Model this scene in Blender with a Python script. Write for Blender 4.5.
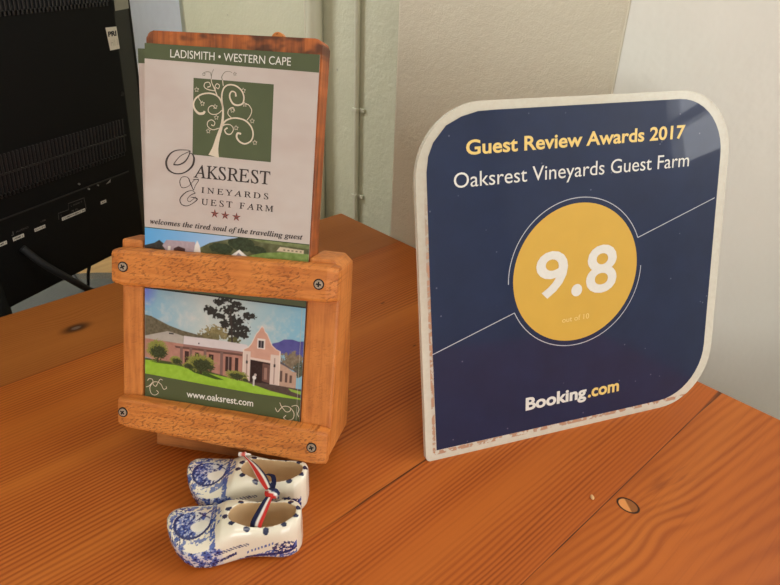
import bpy, bmesh, math, random
import numpy as np
from mathutils import Matrix, Vector, noise as mnoise
sc = bpy.context.scene
for o in list(bpy.data.objects):
    bpy.data.objects.remove(o)
COL = sc.collection
random.seed(7)
rng = np.random.default_rng(11)

# ------------------------------------------------------------------ frames
T0 = Vector((-0.06313973, 0.73372175, 0.0))          # far right corner of the table top
DA = Vector((0.71588952, 0.69821357, 0.0))            # along the planks, towards the right wall
DB = Vector((0.69821357, -0.71588952, 0.0))           # along the right wall, towards the viewer
UP = Vector((0, 0, 1))
TPHI = math.atan2(DA.y, DA.x)
MROOM = Matrix.Translation(T0) @ Matrix.Rotation(TPHI, 4, 'Z')   # local x = a, local y = -b
def W(a, b, z): return T0 + DA * a + DB * b + UP * z
def frame_matrix(O, x, y, z):
    m = Matrix.Identity(4)
    for i, v in enumerate((x, y, z)):
        for k in range(3): m[k][i] = v[k]
    for k in range(3): m[k][3] = O[k]
    return m

# ------------------------------------------------------------------ camera
F_PX = 649.307
cd = bpy.data.cameras.new('camera'); cd.sensor_width = 36.0; cd.sensor_fit = 'HORIZONTAL'
cd.lens = F_PX / 780 * 36.0; cd.clip_start = 0.01; cd.clip_end = 50
cam = bpy.data.objects.new('camera', cd); COL.objects.link(cam)
cam.matrix_world = frame_matrix((0, 0, 0.3012334), (0.99919541, 0.01952009, 0.0350357),
                                (-0.04010654, 0.4863144, 0.87286297), (0.0, -0.87356584, 0.486706))
sc.camera = cam

# ------------------------------------------------------------------ world, lights, exposure
sc.view_settings.view_transform = 'Standard'; sc.view_settings.look = 'None'
sc.view_settings.gamma = 1.0; sc.view_settings.use_curve_mapping = False
sc.view_settings.exposure = -0.16
wd = bpy.data.worlds.new('world'); sc.world = wd; wd.use_nodes = True
wd.node_tree.nodes['Background'].inputs[0].default_value = (0.75, 0.85, 1.0, 1)
wd.node_tree.nodes['Background'].inputs[1].default_value = 0.6
def area_light(name, loc, aim, sx, sy, power, col):
    l = bpy.data.lights.new(name, 'AREA'); l.shape = 'RECTANGLE'; l.size = sx; l.size_y = sy
    l.energy = power; l.color = col
    o = bpy.data.objects.new(name, l); COL.objects.link(o); o.location = loc
    o.rotation_euler = (Vector(aim) - Vector(loc)).to_track_quat('-Z', 'Y').to_euler()
    return o
# daylight: window niche in the right wall, back window; added unseen fill lights: front wall (behind the viewer) and overhead
area_light('niche_window_daylight', W(0.330, 0.985, 0.80), W(-1.0, 0.985, 0.80), 0.80, 1.14, 15, (0.97, 0.98, 1.0))
area_light('front_fill_light', W(-1.30, 2.335, 0.62), W(-1.30, 0, 0.62), 1.15, 1.10, 24, (0.96, 0.98, 1.0))
area_light('back_window_daylight', W(-0.85, -1.14, 0.72), W(-0.85, 0, 0.72), 0.70, 0.70, 30, (0.92, 0.95, 1.0))
area_light('overhead_fill_light', W(-0.75, 1.1, 1.78), W(-0.75, 1.1, 0), 0.5, 0.5, 4, (1.0, 0.94, 0.84))  # added overhead fill, no lamp hangs here

# ------------------------------------------------------------------ helpers
def srgb(r, g, b):
    f = lambda c: (c / 12.92) if c <= 0.04045 else ((c + 0.055) / 1.055) ** 2.4
    return (f(r / 255), f(g / 255), f(b / 255), 1.0)
def lin(a):
    a = np.asarray(a, float) / 255.0
    return np.where(a <= 0.04045, a / 12.92, ((a + 0.055) / 1.055) ** 2.4)
class NT:
    """small wrapper to write node trees as expressions"""
    def __init__(s, name):
        s.m = bpy.data.materials.new(name); s.m.use_nodes = True
        s.t = s.m.node_tree; s.p = s.t.nodes['Principled BSDF']; s.out = s.t.nodes['Material Output']
    def n(s, typ, **kw):
        nd = s.t.nodes.new(typ)
        for k, v in kw.items(): setattr(nd, k, v)
        return nd
    def put(s, sock, v):
        if isinstance(v, bpy.types.NodeSocket): s.t.links.new(v, sock)
        else: sock.default_value = v
    def math(s, op, a, b=0.0, c=None):
        nd = s.n('ShaderNodeMath', operation=op); s.put(nd.inputs[0], a); s.put(nd.inputs[1], b)
        if c is not None: s.put(nd.inputs[2], c)
        return nd.outputs[0]
    def add(s, a, b): return s.math('ADD', a, b)
    def sub(s, a, b): return s.math('SUBTRACT', a, b)
    def mul(s, a, b): return s.math('MULTIPLY', a, b)
    def obj(s):
        c = s.n('ShaderNodeTexCoord'); x = s.n('ShaderNodeSeparateXYZ'); s.t.links.new(c.outputs['Object'], x.inputs[0])
        return c.outputs['Object'], x.outputs[0], x.outputs[1], x.outputs[2]
    def xyz(s, x, y, z):
        c = s.n('ShaderNodeCombineXYZ')
        for i, v in enumerate((x, y, z)): s.put(c.inputs[i], v)
        return c.outputs[0]
    def noise(s, vec, scale=1.0, detail=3.0, rough=0.5, dist=0.0):
        nd = s.n('ShaderNodeTexNoise'); s.put(nd.inputs['Vector'], vec); nd.inputs['Scale'].default_value = scale
        nd.inputs['Detail'].default_value = detail; nd.inputs['Roughness'].default_value = rough
        nd.inputs['Distortion'].default_value = dist
        return nd.outputs[0]
    def ramp(s, fac, stops, interp='LINEAR'):
        nd = s.n('ShaderNodeValToRGB'); s.put(nd.inputs[0], fac); cr = nd.color_ramp; cr.interpolation = interp
        while len(cr.elements) < len(stops): cr.elements.new(0.5)
        for e, (p, c) in zip(cr.elements, stops): e.position = p; e.color = c
        return nd.outputs[0]
    def step(s, x, lo, hi):
        nd = s.n('ShaderNodeMapRange', interpolation_type='SMOOTHSTEP')
        s.put(nd.inputs[0], x); s.put(nd.inputs[1], lo); s.put(nd.inputs[2], hi)
        return nd.outputs[0]
    def mix(s, fac, a, b, blend='MIX'):
        nd = s.n('ShaderNodeMix', data_type='RGBA', blend_type=blend)
        s.put(nd.inputs[0], fac); s.put(nd.inputs[6], a); s.put(nd.inputs[7], b)
        return nd.outputs[2]
    def bump(s, h, strength=0.3, dist=0.001):
        nd = s.n('ShaderNodeBump'); s.put(nd.inputs['Height'], h); nd.inputs['Strength'].default_value = strength
        nd.inputs['Distance'].default_value = dist; s.t.links.new(nd.outputs[0], s.p.inputs['Normal'])
    def set(s, **kw):
        for k, v in kw.items(): s.put(s.p.inputs[k.replace('_', ' ')], v)
        return s.m
_plain = {}
def plain(name, rgb, rough=0.5, metal=0.0, var=0.06, scale=400.0, spec=0.5):
    """uniform colour with a faint procedural mottling"""
    if name in _plain: return _plain[name]
    t = NT(name); v, _, _, _ = t.obj(); c = srgb(*rgb)
    n = t.noise(v, scale, 2.0)
    lo = tuple(x * (1 - var) for x in c[:3]) + (1,); hi = tuple(min(1, x * (1 + var)) for x in c[:3]) + (1,)
    m = t.set(Base_Color=t.ramp(n, [(0.3, lo), (0.7, hi)]), Roughness=rough, Metallic=metal)
    t.p.inputs['Specular IOR Level'].default_value = spec
    _plain[name] = m
    return m
def link(name, me, mat=None, parent=None, smooth=False):
    o = bpy.data.objects.new(name, me); COL.objects.link(o)
    if mat is not None:
        for m in (mat if isinstance(mat, (list, tuple)) else [mat]): me.materials.append(m)
    if smooth: me.polygons.foreach_set('use_smooth', [True] * len(me.polygons))
    if parent is not None: o.parent = parent
    return o
def obj(name, bm, mat=None, parent=None, smooth=False):
    me = bpy.data.meshes.new(name); bm.to_mesh(me); bm.free()
    return link(name, me, mat, parent, smooth)
def thing(name, label, cat, matrix=None, group=None):
    o = bpy.data.objects.new(name, None); COL.objects.link(o); o.empty_display_size = 0.02
    if matrix is not None: o.matrix_world = matrix
    return tag(o, label, cat, group)
def tag(o, label, cat, group=None):
    o['label'] = label; o['category'] = cat
    if group: o['group'] = group
    return o
def struct(o):
    o['kind'] = 'structure'; return o
def add_box(bm, x0, x1, y0, y1, z0, z1, bev=0.0, seg=2, mi=0):
    vs = [bm.verts.new((x, y, z)) for z in (z0, z1) for x, y in ((x0, y0), (x1, y0), (x1, y1), (x0, y1))]
    fs = [bm.faces.new([vs[i] for i in q]) for q in ((3, 2, 1, 0), (4, 5, 6, 7), (0, 1, 5, 4), (1, 2, 6, 5), (2, 3, 7, 6), (3, 0, 4, 7))]
    for f in fs: f.material_index = mi
    if bev > 0:
        es = list({e for f in fs for e in f.edges})
        bmesh.ops.bevel(bm, geom=es, offset=bev, segments=seg, profile=0.6, affect='EDGES')
def add_prism(bm, pts, z0, z1, bev=0.0, seg=2, mi=0):
    """pts counter-clockwise outline in xy"""
    lo = [bm.verts.new((x, y, z0)) for x, y in pts]; hi = [bm.verts.new((x, y, z1)) for x, y in pts]
    fs = [bm.faces.new(list(reversed(lo))), bm.faces.new(hi)]
    n = len(pts)
    for i in range(n): fs.append(bm.faces.new((lo[i], lo[(i + 1) % n], hi[(i + 1) % n], hi[i])))
    for f in fs: f.material_index = mi
    if bev > 0:
        es = list({e for f in fs[:2] for e in f.edges})
        bmesh.ops.bevel(bm, geom=es, offset=bev, segments=seg, profile=0.6, affect='EDGES')
def add_hexa(bm, p, bev=0.0, seg=2):
    """p: 8 points, 4 bottom then 4 top, same winding as add_box"""
    vs = [bm.verts.new(q) for q in p]
    fs = [bm.faces.new([vs[i] for i in q]) for q in ((3, 2, 1, 0), (4, 5, 6, 7), (0, 1, 5, 4), (1, 2, 6, 5), (2, 3, 7, 6), (3, 0, 4, 7))]
    if bev > 0:
        bmesh.ops.bevel(bm, geom=list({e for f in fs for e in f.edges}), offset=bev, segments=seg, profile=0.6, affect='EDGES')
    return fs
def catmull(pts, n=8):
    P = np.array(pts, float); out = []
    for i in range(len(P) - 1):
        p0, p1, p2, p3 = P[max(i - 1, 0)], P[i], P[i + 1], P[min(i + 2, len(P) - 1)]
        for t in np.linspace(0, 1, n, endpoint=False):
            out.append(0.5 * ((2 * p1) + (-p0 + p2) * t + (2 * p0 - 5 * p1 + 4 * p2 - p3) * t * t + (-p0 + 3 * p1 - 3 * p2 + p3) * t ** 3))
    out.append(P[-1]); return np.array(out)
def add_tube(bm, pts, r, seg=10, cap=True, mi=0):
    P = [Vector(p) for p in pts]; rings = []
    n0 = None
    for i, p in enumerate(P):
        t = (P[min(i + 1, len(P) - 1)] - P[max(i - 1, 0)]).normalized()
        if n0 is None: n0 = t.orthogonal().normalized()
        n0 = (n0 - t * n0.dot(t)).normalized(); b = t.cross(n0)
        rr = r[i] if hasattr(r, '__len__') else r
        rings.append([bm.verts.new(p + (n0 * math.cos(a) + b * math.sin(a)) * rr) for a in np.linspace(0, 2 * math.pi, seg, endpoint=False)])
    for A, B in zip(rings, rings[1:]):
        for k in range(seg):
            f = bm.faces.new((A[k], A[(k + 1) % seg], B[(k + 1) % seg], B[k])); f.material_index = mi; f.smooth = True
    if cap:
        bm.faces.new(list(reversed(rings[0]))).material_index = mi; bm.faces.new(rings[-1]).material_index = mi
def add_cyl(bm, c, r, z0, z1, seg=24, r2=None, mi=0):
    r2 = r if r2 is None else r2
    A = [bm.verts.new((c[0] + r * math.cos(a), c[1] + r * math.sin(a), z0)) for a in np.linspace(0, 2 * math.pi, seg, endpoint=False)]
    B = [bm.verts.new((c[0] + r2 * math.cos(a), c[1] + r2 * math.sin(a), z1)) for a in np.linspace(0, 2 * math.pi, seg, endpoint=False)]
    bm.faces.new(list(reversed(A))).material_index = mi; bm.faces.new(B).material_index = mi
    for k in range(seg):
        f = bm.faces.new((A[k], A[(k + 1) % seg], B[(k + 1) % seg], B[k])); f.material_index = mi
MM = 0.001
def stroke(bm, pts, z, k=1.0, n=7, mi=0, smooth=True):
    """ink stroke of varying width: pts (x, y, width) in mm"""
    P = catmull(pts, n) if smooth else np.array(pts, float)
    L, R = [], []
    for i in range(len(P)):
        t = P[min(i + 1, len(P) - 1)][:2] - P[max(i - 1, 0)][:2]; t = t / (np.hypot(*t) + 1e-9)
        nn = np.array([-t[1], t[0]]) * P[i][2] * 0.5 * k
        a, b = P[i][:2] + nn, P[i][:2] - nn
        L.append(bm.verts.new((a[0] * MM, a[1] * MM, z))); R.append(bm.verts.new((b[0] * MM, b[1] * MM, z)))
    for i in range(len(P) - 1):
        f = bm.faces.new((R[i], R[i + 1], L[i + 1], L[i])); f.material_index = mi
def flat_poly(bm, pts, z, mi=0):
    f = bm.faces.new([bm.verts.new((x * MM, y * MM, z)) for x, y in pts]); f.material_index = mi
    if f.normal.z < 0: f.normal_flip()
    f.normal_update()
    if f.normal.z < 0: f.normal_flip()
def _text_mesh(s, off=0.0, shear=0.0, space=1.0):
    c = bpy.data.curves.new('type', 'FONT'); c.body = s; c.size = 1.0; c.offset = off; c.shear = shear
    c.space_character = space; c.resolution_u = 4
    o = bpy.data.objects.new('type', c); COL.objects.link(o)
    dg = bpy.context.evaluated_depsgraph_get()
    me = bpy.data.meshes.new_from_object(o.evaluated_get(dg))
    bpy.data.objects.remove(o); bpy.data.curves.remove(c)
    return me
def text(bm, s, x0, x1, base, cap, z, off=0.0, shear=0.0, ref='H', mi=0, space=1.0):
    """lettering of bmesh bm fitted to x0..x1 with its baseline at base and capitals cap tall (mm)"""
    me = _text_mesh(s, off, shear, space); rf = _text_mesh(ref, off, shear)
    co = np.array([v.co[:] for v in me.vertices]); rc = np.array([v.co[:] for v in rf.vertices])
    sx = (x1 - x0) / (co[:, 0].max() - co[:, 0].min()); sy = cap / (rc[:, 1].max() - rc[:, 1].min())
    bx, by = co[:, 0].min(), rc[:, 1].min()
    vs = [bm.verts.new(((x0 + (p[0] - bx) * sx) * MM, (base + (p[1] - by) * sy) * MM, z)) for p in co]
    for p in me.polygons:
        f = bm.faces.new([vs[i] for i in p.vertices]); f.material_index = mi
        f.normal_update()
        if f.normal.z < 0: f.normal_flip()
    bpy.data.meshes.remove(me); bpy.data.meshes.remove(rf)
bold = lambda s: ''.join(chr(0x1D400 + ord(c) - 65) if c.isupper() else chr(0x1D41A + ord(c) - 97) if c.islower() else c for c in s)
ital = lambda s: ''.join(chr(0x1D434 + ord(c) - 65) if c.isupper() else ('\u210e' if c == 'h' else chr(0x1D44E + ord(c) - 97)) if c.islower() else c for c in s)
boldital = lambda s: ''.join(chr(0x1D468 + ord(c) - 65) if c.isupper() else chr(0x1D482 + ord(c) - 97) if c.islower() else c for c in s)
def colour_attr(me, rgb_lin):
    ca = me.color_attributes.new('Col', 'FLOAT_COLOR', 'POINT')
    buf = np.ones((len(me.vertices), 4), np.float32); buf[:, :3] = rgb_lin
    ca.data.foreach_set('color', buf.ravel())
def attr_mat(name, rough=0.3, coat=0.0, spec=0.5):
    t = NT(name); a = t.n('ShaderNodeAttribute', attribute_name='Col')
    m = t.set(Base_Color=a.outputs['Color'], Roughness=rough)
    t.p.inputs['Coat Weight'].default_value = coat; t.p.inputs['Coat Roughness'].default_value = 0.04
    t.p.inputs['Specular IOR Level'].default_value = spec
    return m
def fnoise(U, V, s, seed=0, octs=3):
    """value noise on numpy arrays"""
    out = np.zeros_like(U); amp, tot = 1.0, 0.0
    for o in range(octs):
        r = np.random.default_rng(seed * 31 + o).random((64, 64))
        x, y = U * s * 2 ** o + 17.3 * o, V * s * 2 ** o + 9.1 * o
        xi, yi = np.floor(x).astype(int), np.floor(y).astype(int); fx, fy = x - xi, y - yi
        fx, fy = fx * fx * (3 - 2 * fx), fy * fy * (3 - 2 * fy)
        g = lambda i, j: r[(xi + i) % 64, (yi + j) % 64]
        out += amp * ((g(0, 0) * (1 - fx) + g(1, 0) * fx) * (1 - fy) + (g(0, 1) * (1 - fx) + g(1, 1) * fx) * fy)
        tot += amp; amp *= 0.55
    return out / tot
def inpoly(U, V, pts):
    c = np.zeros(U.shape, bool); n = len(pts)
    for i in range(n):
        x1, y1 = pts[i]; x2, y2 = pts[(i + 1) % n]
        if y1 == y2: continue
        m = ((y1 > V) != (y2 > V)) & (U < (x2 - x1) * (V - y1) / (y2 - y1) + x1)
        c ^= m
    return c
def photo_grid(name, u0, u1, v0, v1, step, z, painter, mat, parent):
    nu, nv = int(round((u1 - u0) / step)) + 1, int(round((v1 - v0) / step)) + 1
    u, v = np.linspace(u0, u1, nu), np.linspace(v0, v1, nv); U, V = np.meshgrid(u, v)
    # 3x3 supersampling keeps the printed edges soft
    acc = 0
    for dx in (-0.33, 0, 0.33):
        for dy in (-0.33, 0, 0.33): acc = acc + lin(painter(U + dx * step, V + dy * step))
    acc = acc / 9
    verts = np.stack([U.ravel() * MM, V.ravel() * MM, np.full(U.size, z)], 1)
    i = np.arange((nv - 1) * (nu - 1)); r, c = i // (nu - 1), i % (nu - 1); k = r * nu + c
    faces = np.stack([k, k + 1, k + 1 + nu, k + nu], 1)
    me = bpy.data.meshes.new(name); me.from_pydata(verts.tolist(), [], faces.tolist()); me.update()
    colour_attr(me, acc.reshape(-1, 3))
    return link(name, me, mat, parent)

# ------------------------------------------------------------------ materials of the room
def plaster(name, rgb, rgb2, scale, strength, rough=0.75):
    t = NT(name); v, x, y, z = t.obj()
    n1 = t.noise(v, 5.0, 4.0, 0.6); n2 = t.noise(v, scale, 3.0, 0.6); n3 = t.noise(v, scale * 4, 2.0)
    c = t.ramp(n1, [(0.35, srgb(*rgb2)), (0.65, srgb(*rgb))])
    if name.startswith('green'):
        vo = t.n('ShaderNodeTexVoronoi'); t.put(vo.inputs['Vector'], v); vo.inputs['Scale'].default_value = 34.0
        c = t.mix(t.mul(t.sub(1.0, t.step(vo.outputs['Distance'], 0.035, 0.07)), 0.45), c, srgb(112, 104, 82))
    h = t.add(n2, t.mul(n3, 0.3))
    t.bump(h, strength, 0.004)
    return t.set(Base_Color=c, Roughness=rough)
M_green = plaster('green_painted_plaster', (205, 202, 175), (196, 196, 168), 60, 0.35, 0.55)
M_beige = plaster('rough_beige_plaster', (219, 210, 186), (212, 202, 178), 210, 0.28, 0.8)
M_white = plaster('smooth_white_plaster', (226, 223, 211), (221, 218, 206), 30, 0.12, 0.7)
M_ceil = plaster('ceiling_paint', (232, 228, 218), (226, 222, 212), 20, 0.1)
def board_floor():
    t = NT('floor_boards'); v, x, y, z = t.obj()
    n = t.noise(t.xyz(t.mul(x, 3), t.mul(y, 40), 0.0), 1.0, 4.0)
    seam = t.math('PINGPONG', y, 0.06); s = t.step(seam, 0.0, 0.003)
    c = t.mix(s, srgb(40, 28, 20), t.ramp(n, [(0.3, srgb(96, 66, 42)), (0.7, srgb(128, 90, 58))]))
    return t.set(Base_Color=c, Roughness=0.45)
M_floor = board_floor()
FLZ, CEZ = -0.75, 1.9
A0, B0, B1 = -2.3, -1.1, 2.3            # room extents: left wall, back wall, front wall
def room_box(name, a0, a1, b0, b1, z0, z1, mat, bev=0.0):
    bm = bmesh.new(); add_box(bm, a0, a1, -b1, -b0, z0, z1, bev)
    o = obj(name, bm, mat); o.matrix_world = MROOM; return struct(o)
def wall_with_hole(name, along, fixed0, fixed1, lo, hi, h0, h1, hz0, hz1, mat):
    bm = bmesh.new()
    segs = [(lo, h0, FLZ, CEZ), (h1, hi, FLZ, CEZ), (h0, h1, FLZ, hz0), (h0, h1, hz1, CEZ)]
    for p, q, z0, z1 in segs:
        if along == 'b': add_box(bm, fixed0, fixed1, -q, -p, z0, z1)
        else: add_box(bm, p, q, -fixed1, -fixed0, z0, z1)
    o = obj(name, bm, mat); o.matrix_world = MROOM; return struct(o)
room_box('floor', A0 - 0.2, 0.5, B0 - 0.2, B1 + 0.2, FLZ - 0.1, FLZ, M_floor)
room_box('ceiling', A0 - 0.2, 0.5, B0 - 0.2, B1 + 0.2, CEZ, CEZ + 0.1, M_ceil)
def room_prism(name, pts, z0, z1, mat):
    bm = bmesh.new(); add_prism(bm, [(a, -b) for a, b in reversed(pts)], z0, z1)
    bmesh.ops.recalc_face_normals(bm, faces=bm.faces[:])
    o = obj(name, bm, mat); o.matrix_world = MROOM; return struct(o)
# splayed reveal of the window niche, the niche's far reveal, sill wall and head, then the plain wall on
room_prism('wall_right_reveal', [(0.004, 0.3201), (0.46, 0.3201), (0.46, 0.56), (0.31, 0.56)], FLZ, CEZ, M_white)
room_prism('wall_right_far_reveal', [(0.31, 1.41), (0.46, 1.41), (0.46, 1.65), (0.004, 1.65)], FLZ, CEZ, M_white)
room_box('wall_right_sill', 0.297, 0.46, 0.5601, 1.4099, FLZ, 0.22, M_white)
room_box('wall_right_head', 0.297, 0.46, 0.5601, 1.4099, 1.38, CEZ, M_white)
room_box('wall_right', 0.003, 0.46, 1.6501, B1, FLZ, CEZ, M_white)
room_box('wall_right_pier', 0.002, 0.46, 0.084, 0.3199, FLZ, CEZ, M_beige, 0.003)
room_box('wall_right_recess', 0.09, 0.46, B0, 0.0839, FLZ, CEZ, M_green)
wall_with_hole('wall_front', 'a', B1, B1 + 0.2, A0 - 0.2, 0.46, -1.90, -0.70, 0.05, 1.19, M_ceil)
room_box('wall_left', A0 - 0.2, A0, B0, B1, FLZ, CEZ, M_ceil)
wall_with_hole('wall_back', 'a', B0 - 0.2, B0, A0 - 0.2, 0.46, -1.22, -0.48, 0.35, 1.09, M_green)
def window_frame(name, along, fixed, lo, hi, z0, z1, rails=None, d=0.03):
    bm = bmesh.new(); w = 0.04; m = 0.5 * (lo + hi); rails = rails or [0.5 * (z0 + z1)]
    bars = [(lo, lo + w, z0, z1), (hi - w, hi, z0, z1), (lo + w, hi - w, z0, z0 + w), (lo + w, hi - w, z1 - w, z1),
            (m - 0.015, m + 0.015, z0 + w, z1 - w)]
    for zm in rails: bars += [(lo + w, m - 0.015, zm - 0.010, zm + 0.010), (m + 0.015, hi - w, zm - 0.010, zm + 0.010)]
    for p, q, a, b in bars:
        if along == 'b': add_box(bm, fixed - d, fixed + d, -q, -p, a, b, 0.003)
        else: add_box(bm, p, q, -fixed - 0.03, -fixed + 0.03, a, b, 0.003)
    o = obj(name, bm, plain('window_paint', (232, 230, 222), 0.4)); o.matrix_world = MROOM; return struct(o)
window_frame('front_fill_window', 'a', B1 - 0.03, -1.90, -0.70, 0.05, 1.19)  # unseen window frame, added to go with the front fill light
window_frame('window_3', 'b', 0.311, 0.5601, 1.4099, 0.22, 1.38, [0.345, 0.55, 0.755, 0.96, 1.165], 0.014)
window_frame('window_2', 'a', B0 + 0.035, -1.22, -0.48, 0.35, 1.09)

# ------------------------------------------------------------------ the table
def pine_top():
    t = NT('orange_pine_planks'); v, x, y, z = t.obj()
    b = t.mul(y, -1.0)
    s1, s2, s3, s4 = 0.1035, 0.361, 0.4595, 0.62
    in_back = t.math('LESS_THAN', b, s1); in_front = t.math('GREATER_THAN', b, s3); in_mid = t.mul(t.math('GREATER_THAN', b, s2), t.math('LESS_THAN', b, s3))
    idx = t.add(t.add(t.math('GREATER_THAN', b, s1), t.math('GREATER_THAN', b, s2)), t.add(in_front, t.math('GREATER_THAN', b, s4)))
    off = t.mul(idx, 3.71)
    # knots bend the grain
    def knot(ka, kb, ra, rb):
        dx = t.math('DIVIDE', t.sub(x, ka), ra); dy = t.math('DIVIDE', t.sub(b, kb), rb)
        return t.math('SQRT', t.add(t.mul(dx, dx), t.mul(dy, dy))), dx, dy
    k1, k1x, k1y = knot(-0.1598, 0.4697, 0.0052, 0.0068)
    k2, k2x, k2y = knot(-0.3357, 0.0583, 0.0100, 0.0055)
    bend1 = t.mul(in_front, t.math('EXPONENT', t.mul(t.mul(k1, k1), -0.06))); bend2 = t.math('EXPONENT', t.mul(t.mul(k2, k2), -0.08))
    wob = t.noise(t.xyz(t.add(t.mul(x, 1.6), off), t.mul(b, 9.0), off), 1.0, 2.0)
    wob2 = t.noise(t.xyz(t.add(t.mul(x, 7.0), off), t.mul(b, 60.0), 0.0), 1.0, 3.0)
    freq = t.add(t.add(t.mul(in_front, -200.0), t.mul(in_mid, 40.0)), 330.0)
    bb = t.add(b, t.add(t.mul(t.sub(wob, 0.5), t.add(0.026, t.mul(in_front, 0.05))), t.mul(t.sub(wob2, 0.5), 0.004)))
    bb = t.add(bb, t.mul(t.mul(in_front, x), -0.18))
    bb = t.add(bb, t.add(t.mul(t.mul(bend1, k1y), 0.005), t.mul(t.mul(bend2, k2y), 0.006)))
    ring = t.add(0.5, t.mul(t.math('SINE', t.mul(bb, t.mul(freq, 6.2832))), 0.5))
    ring = t.math('POWER', ring, 1.6)
    amp = t.noise(t.xyz(t.add(t.mul(x, 2.5), off), t.mul(b, 35.0), 5.0), 1.0, 2.0)
    ring = t.mul(ring, t.step(amp, 0.25, 0.7))
    fibre = t.noise(t.xyz(t.mul(x, 12.0), t.mul(b, 700.0), 0.0), 1.0, 3.0)
    tone = t.noise(t.xyz(t.add(t.mul(x, 1.2), off), t.mul(b, 16.0), 2.0), 1.0, 2.0)
    light = t.ramp(tone, [(0.3, srgb(174, 90, 32)), (0.5, srgb(188, 101, 38)), (0.72, srgb(198, 114, 46))])
    light = t.mix(t.mul(in_back, 0.75), light, srgb(164, 100, 46))
    light = t.mix(t.mul(in_mid, 0.5), light, srgb(188, 96, 36))
    dark = t.mix(in_back, srgb(132, 58, 18), srgb(136, 76, 32))
    c = t.mix(t.mul(ring, t.sub(t.sub(0.85, t.mul(in_back, 0.45)), t.mul(in_front, 0.30))), light, dark)
    c = t.mix(t.mul(t.step(fibre, 0.5, 0.8), 0.28), c, srgb(128, 62, 26))
    # reddish brown flames beside the big knot
    fl = t.noise(t.xyz(t.mul(x, 26.0), t.mul(bb, 160.0), 3.0), 1.0, 3.0)
    near = t.mul(t.math('EXPONENT', t.mul(t.math('POWER', t.math('DIVIDE', t.sub(x, -0.125), 0.034), 2.0), -1.0)),
                 t.math('EXPONENT', t.mul(t.math('POWER', t.math('DIVIDE', t.sub(b, 0.478), 0.012), 2.0), -1.0)))
    c = t.mix(t.mul(t.mul(near, in_front), t.mul(t.step(fl, 0.46, 0.66), 0.6)), c, srgb(120, 56, 26))
    # knots
    half = t.step(t.add(k1x, k1y), -0.15, 0.15)
    kin = t.mix(half, srgb(224, 150, 84), srgb(150, 92, 46))
    c = t.mix(t.sub(1.0, t.step(k1, 0.86, 0.96)), c, kin)
    c = t.mix(t.mul(t.step(k1, 0.82, 0.92), t.sub(1.0, t.step(k1, 1.0, 1.14))), c, srgb(44, 24, 14))
    k2n = t.add(k2, t.mul(t.sub(wob2, 0.5), 0.8))
    c = t.mix(t.mul(t.sub(1.0, t.step(k2n, 0.4, 1.7)), 0.92), c, srgb(66, 38, 20))
    c = t.mix(t.sub(1.0, t.step(k2n, 0.2, 0.5)), c, srgb(118, 98, 84))
    # specks
    sp = t.n('ShaderNodeTexVoronoi'); t.put(sp.inputs['Vector'], t.xyz(t.mul(x, 9.0), t.mul(b, 30.0), 0.0)); sp.inputs['Scale'].default_value = 1.6
    c = t.mix(t.mul(t.sub(1.0, t.step(sp.outputs['Distance'], 0.02, 0.05)), 0.8), c, srgb(70, 36, 18))
    # open joints
    def joint(sb, wdt):
        d = t.math('ABSOLUTE', t.sub(b, sb)); return t.sub(1.0, t.step(d, t.mul(wdt, 0.45), wdt))
    gap = t.step(x, -0.045, 0.0)
    j3w = t.add(0.00045, t.mul(gap, 0.0016))
    jv = t.math('MAXIMUM', t.mul(joint(s2, 0.0009), t.add(0.12, t.mul(0.88, t.step(x, -0.33, -0.27)))), t.math('MAXIMUM', joint(s3, j3w), joint(s4, 0.0008)))
    jn = t.noise(t.xyz(t.mul(x, 18.0), t.mul(idx, 5.0), 0.0), 1.0, 2.0)
    c = t.mix(t.mul(jv, t.add(0.45, t.mul(t.step(jn, 0.35, 0.6), 0.5))), c, srgb(40, 20, 10))
    c = t.mix(t.mul(joint(s1, 0.0012), 0.25), c, srgb(90, 50, 24))
    t.bump(t.sub(t.mul(ring, -0.15), jv), 0.25, 0.0012)
    t.p.inputs['Specular IOR Level'].default_value = 0.22
    return t.set(Base_Color=c, Roughness=t.add(0.40, t.mul(ring, 0.12)))
M_top = pine_top()
M_leg = plain('table_leg_pine', (176, 102, 50), 0.5, 0, 0.15, 30)
table = thing('table', 'orange pine plank table that everything in front stands on', 'table', Matrix.Translation(W(-0.65, 0.45, FLZ)) @ Matrix.Rotation(TPHI, 4, 'Z'))
TINV = table.matrix_world.inverted()
def on(parent, o, world):           # child with a chosen world matrix
    o.parent = parent; o.matrix_parent_inverse = Matrix.Identity(4)
    o.matrix_basis = parent.matrix_world.inverted() @ world
    return o
bm = bmesh.new(); add_box(bm, -1.3, 0.0, -0.90, 0.0, -0.034, 0.0, 0.0012)
on(table, obj('table_top', bm, M_top), MROOM)
for a in (-1.22, -0.08):
    for b in (0.08, 0.82):
        bm = bmesh.new(); add_hexa(bm, [(a - .028, -b - .028, FLZ), (a + .028, -b - .028, FLZ), (a + .028, -b + .028, FLZ), (a - .028, -b + .028, FLZ),
                                        (a - .036, -b - .036, -.034), (a + .036, -b - .036, -.034), (a + .036, -b + .036, -.034), (a - .036, -b + .036, -.034)], 0.003)
        on(table, obj('leg', bm, M_leg), MROOM)
for a0, a1, b0, b1 in ((-1.184, -0.116, 0.07, 0.09), (-1.184, -0.116, 0.81, 0.83), (-1.23, -1.21, 0.116, 0.784), (-0.09, -0.07, 0.116, 0.784)):
    bm = bmesh.new(); add_box(bm, a0, a1, -b1, -b0, -0.12, -0.034, 0.002); on(table, obj('apron', bm, M_leg), MROOM)

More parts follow.
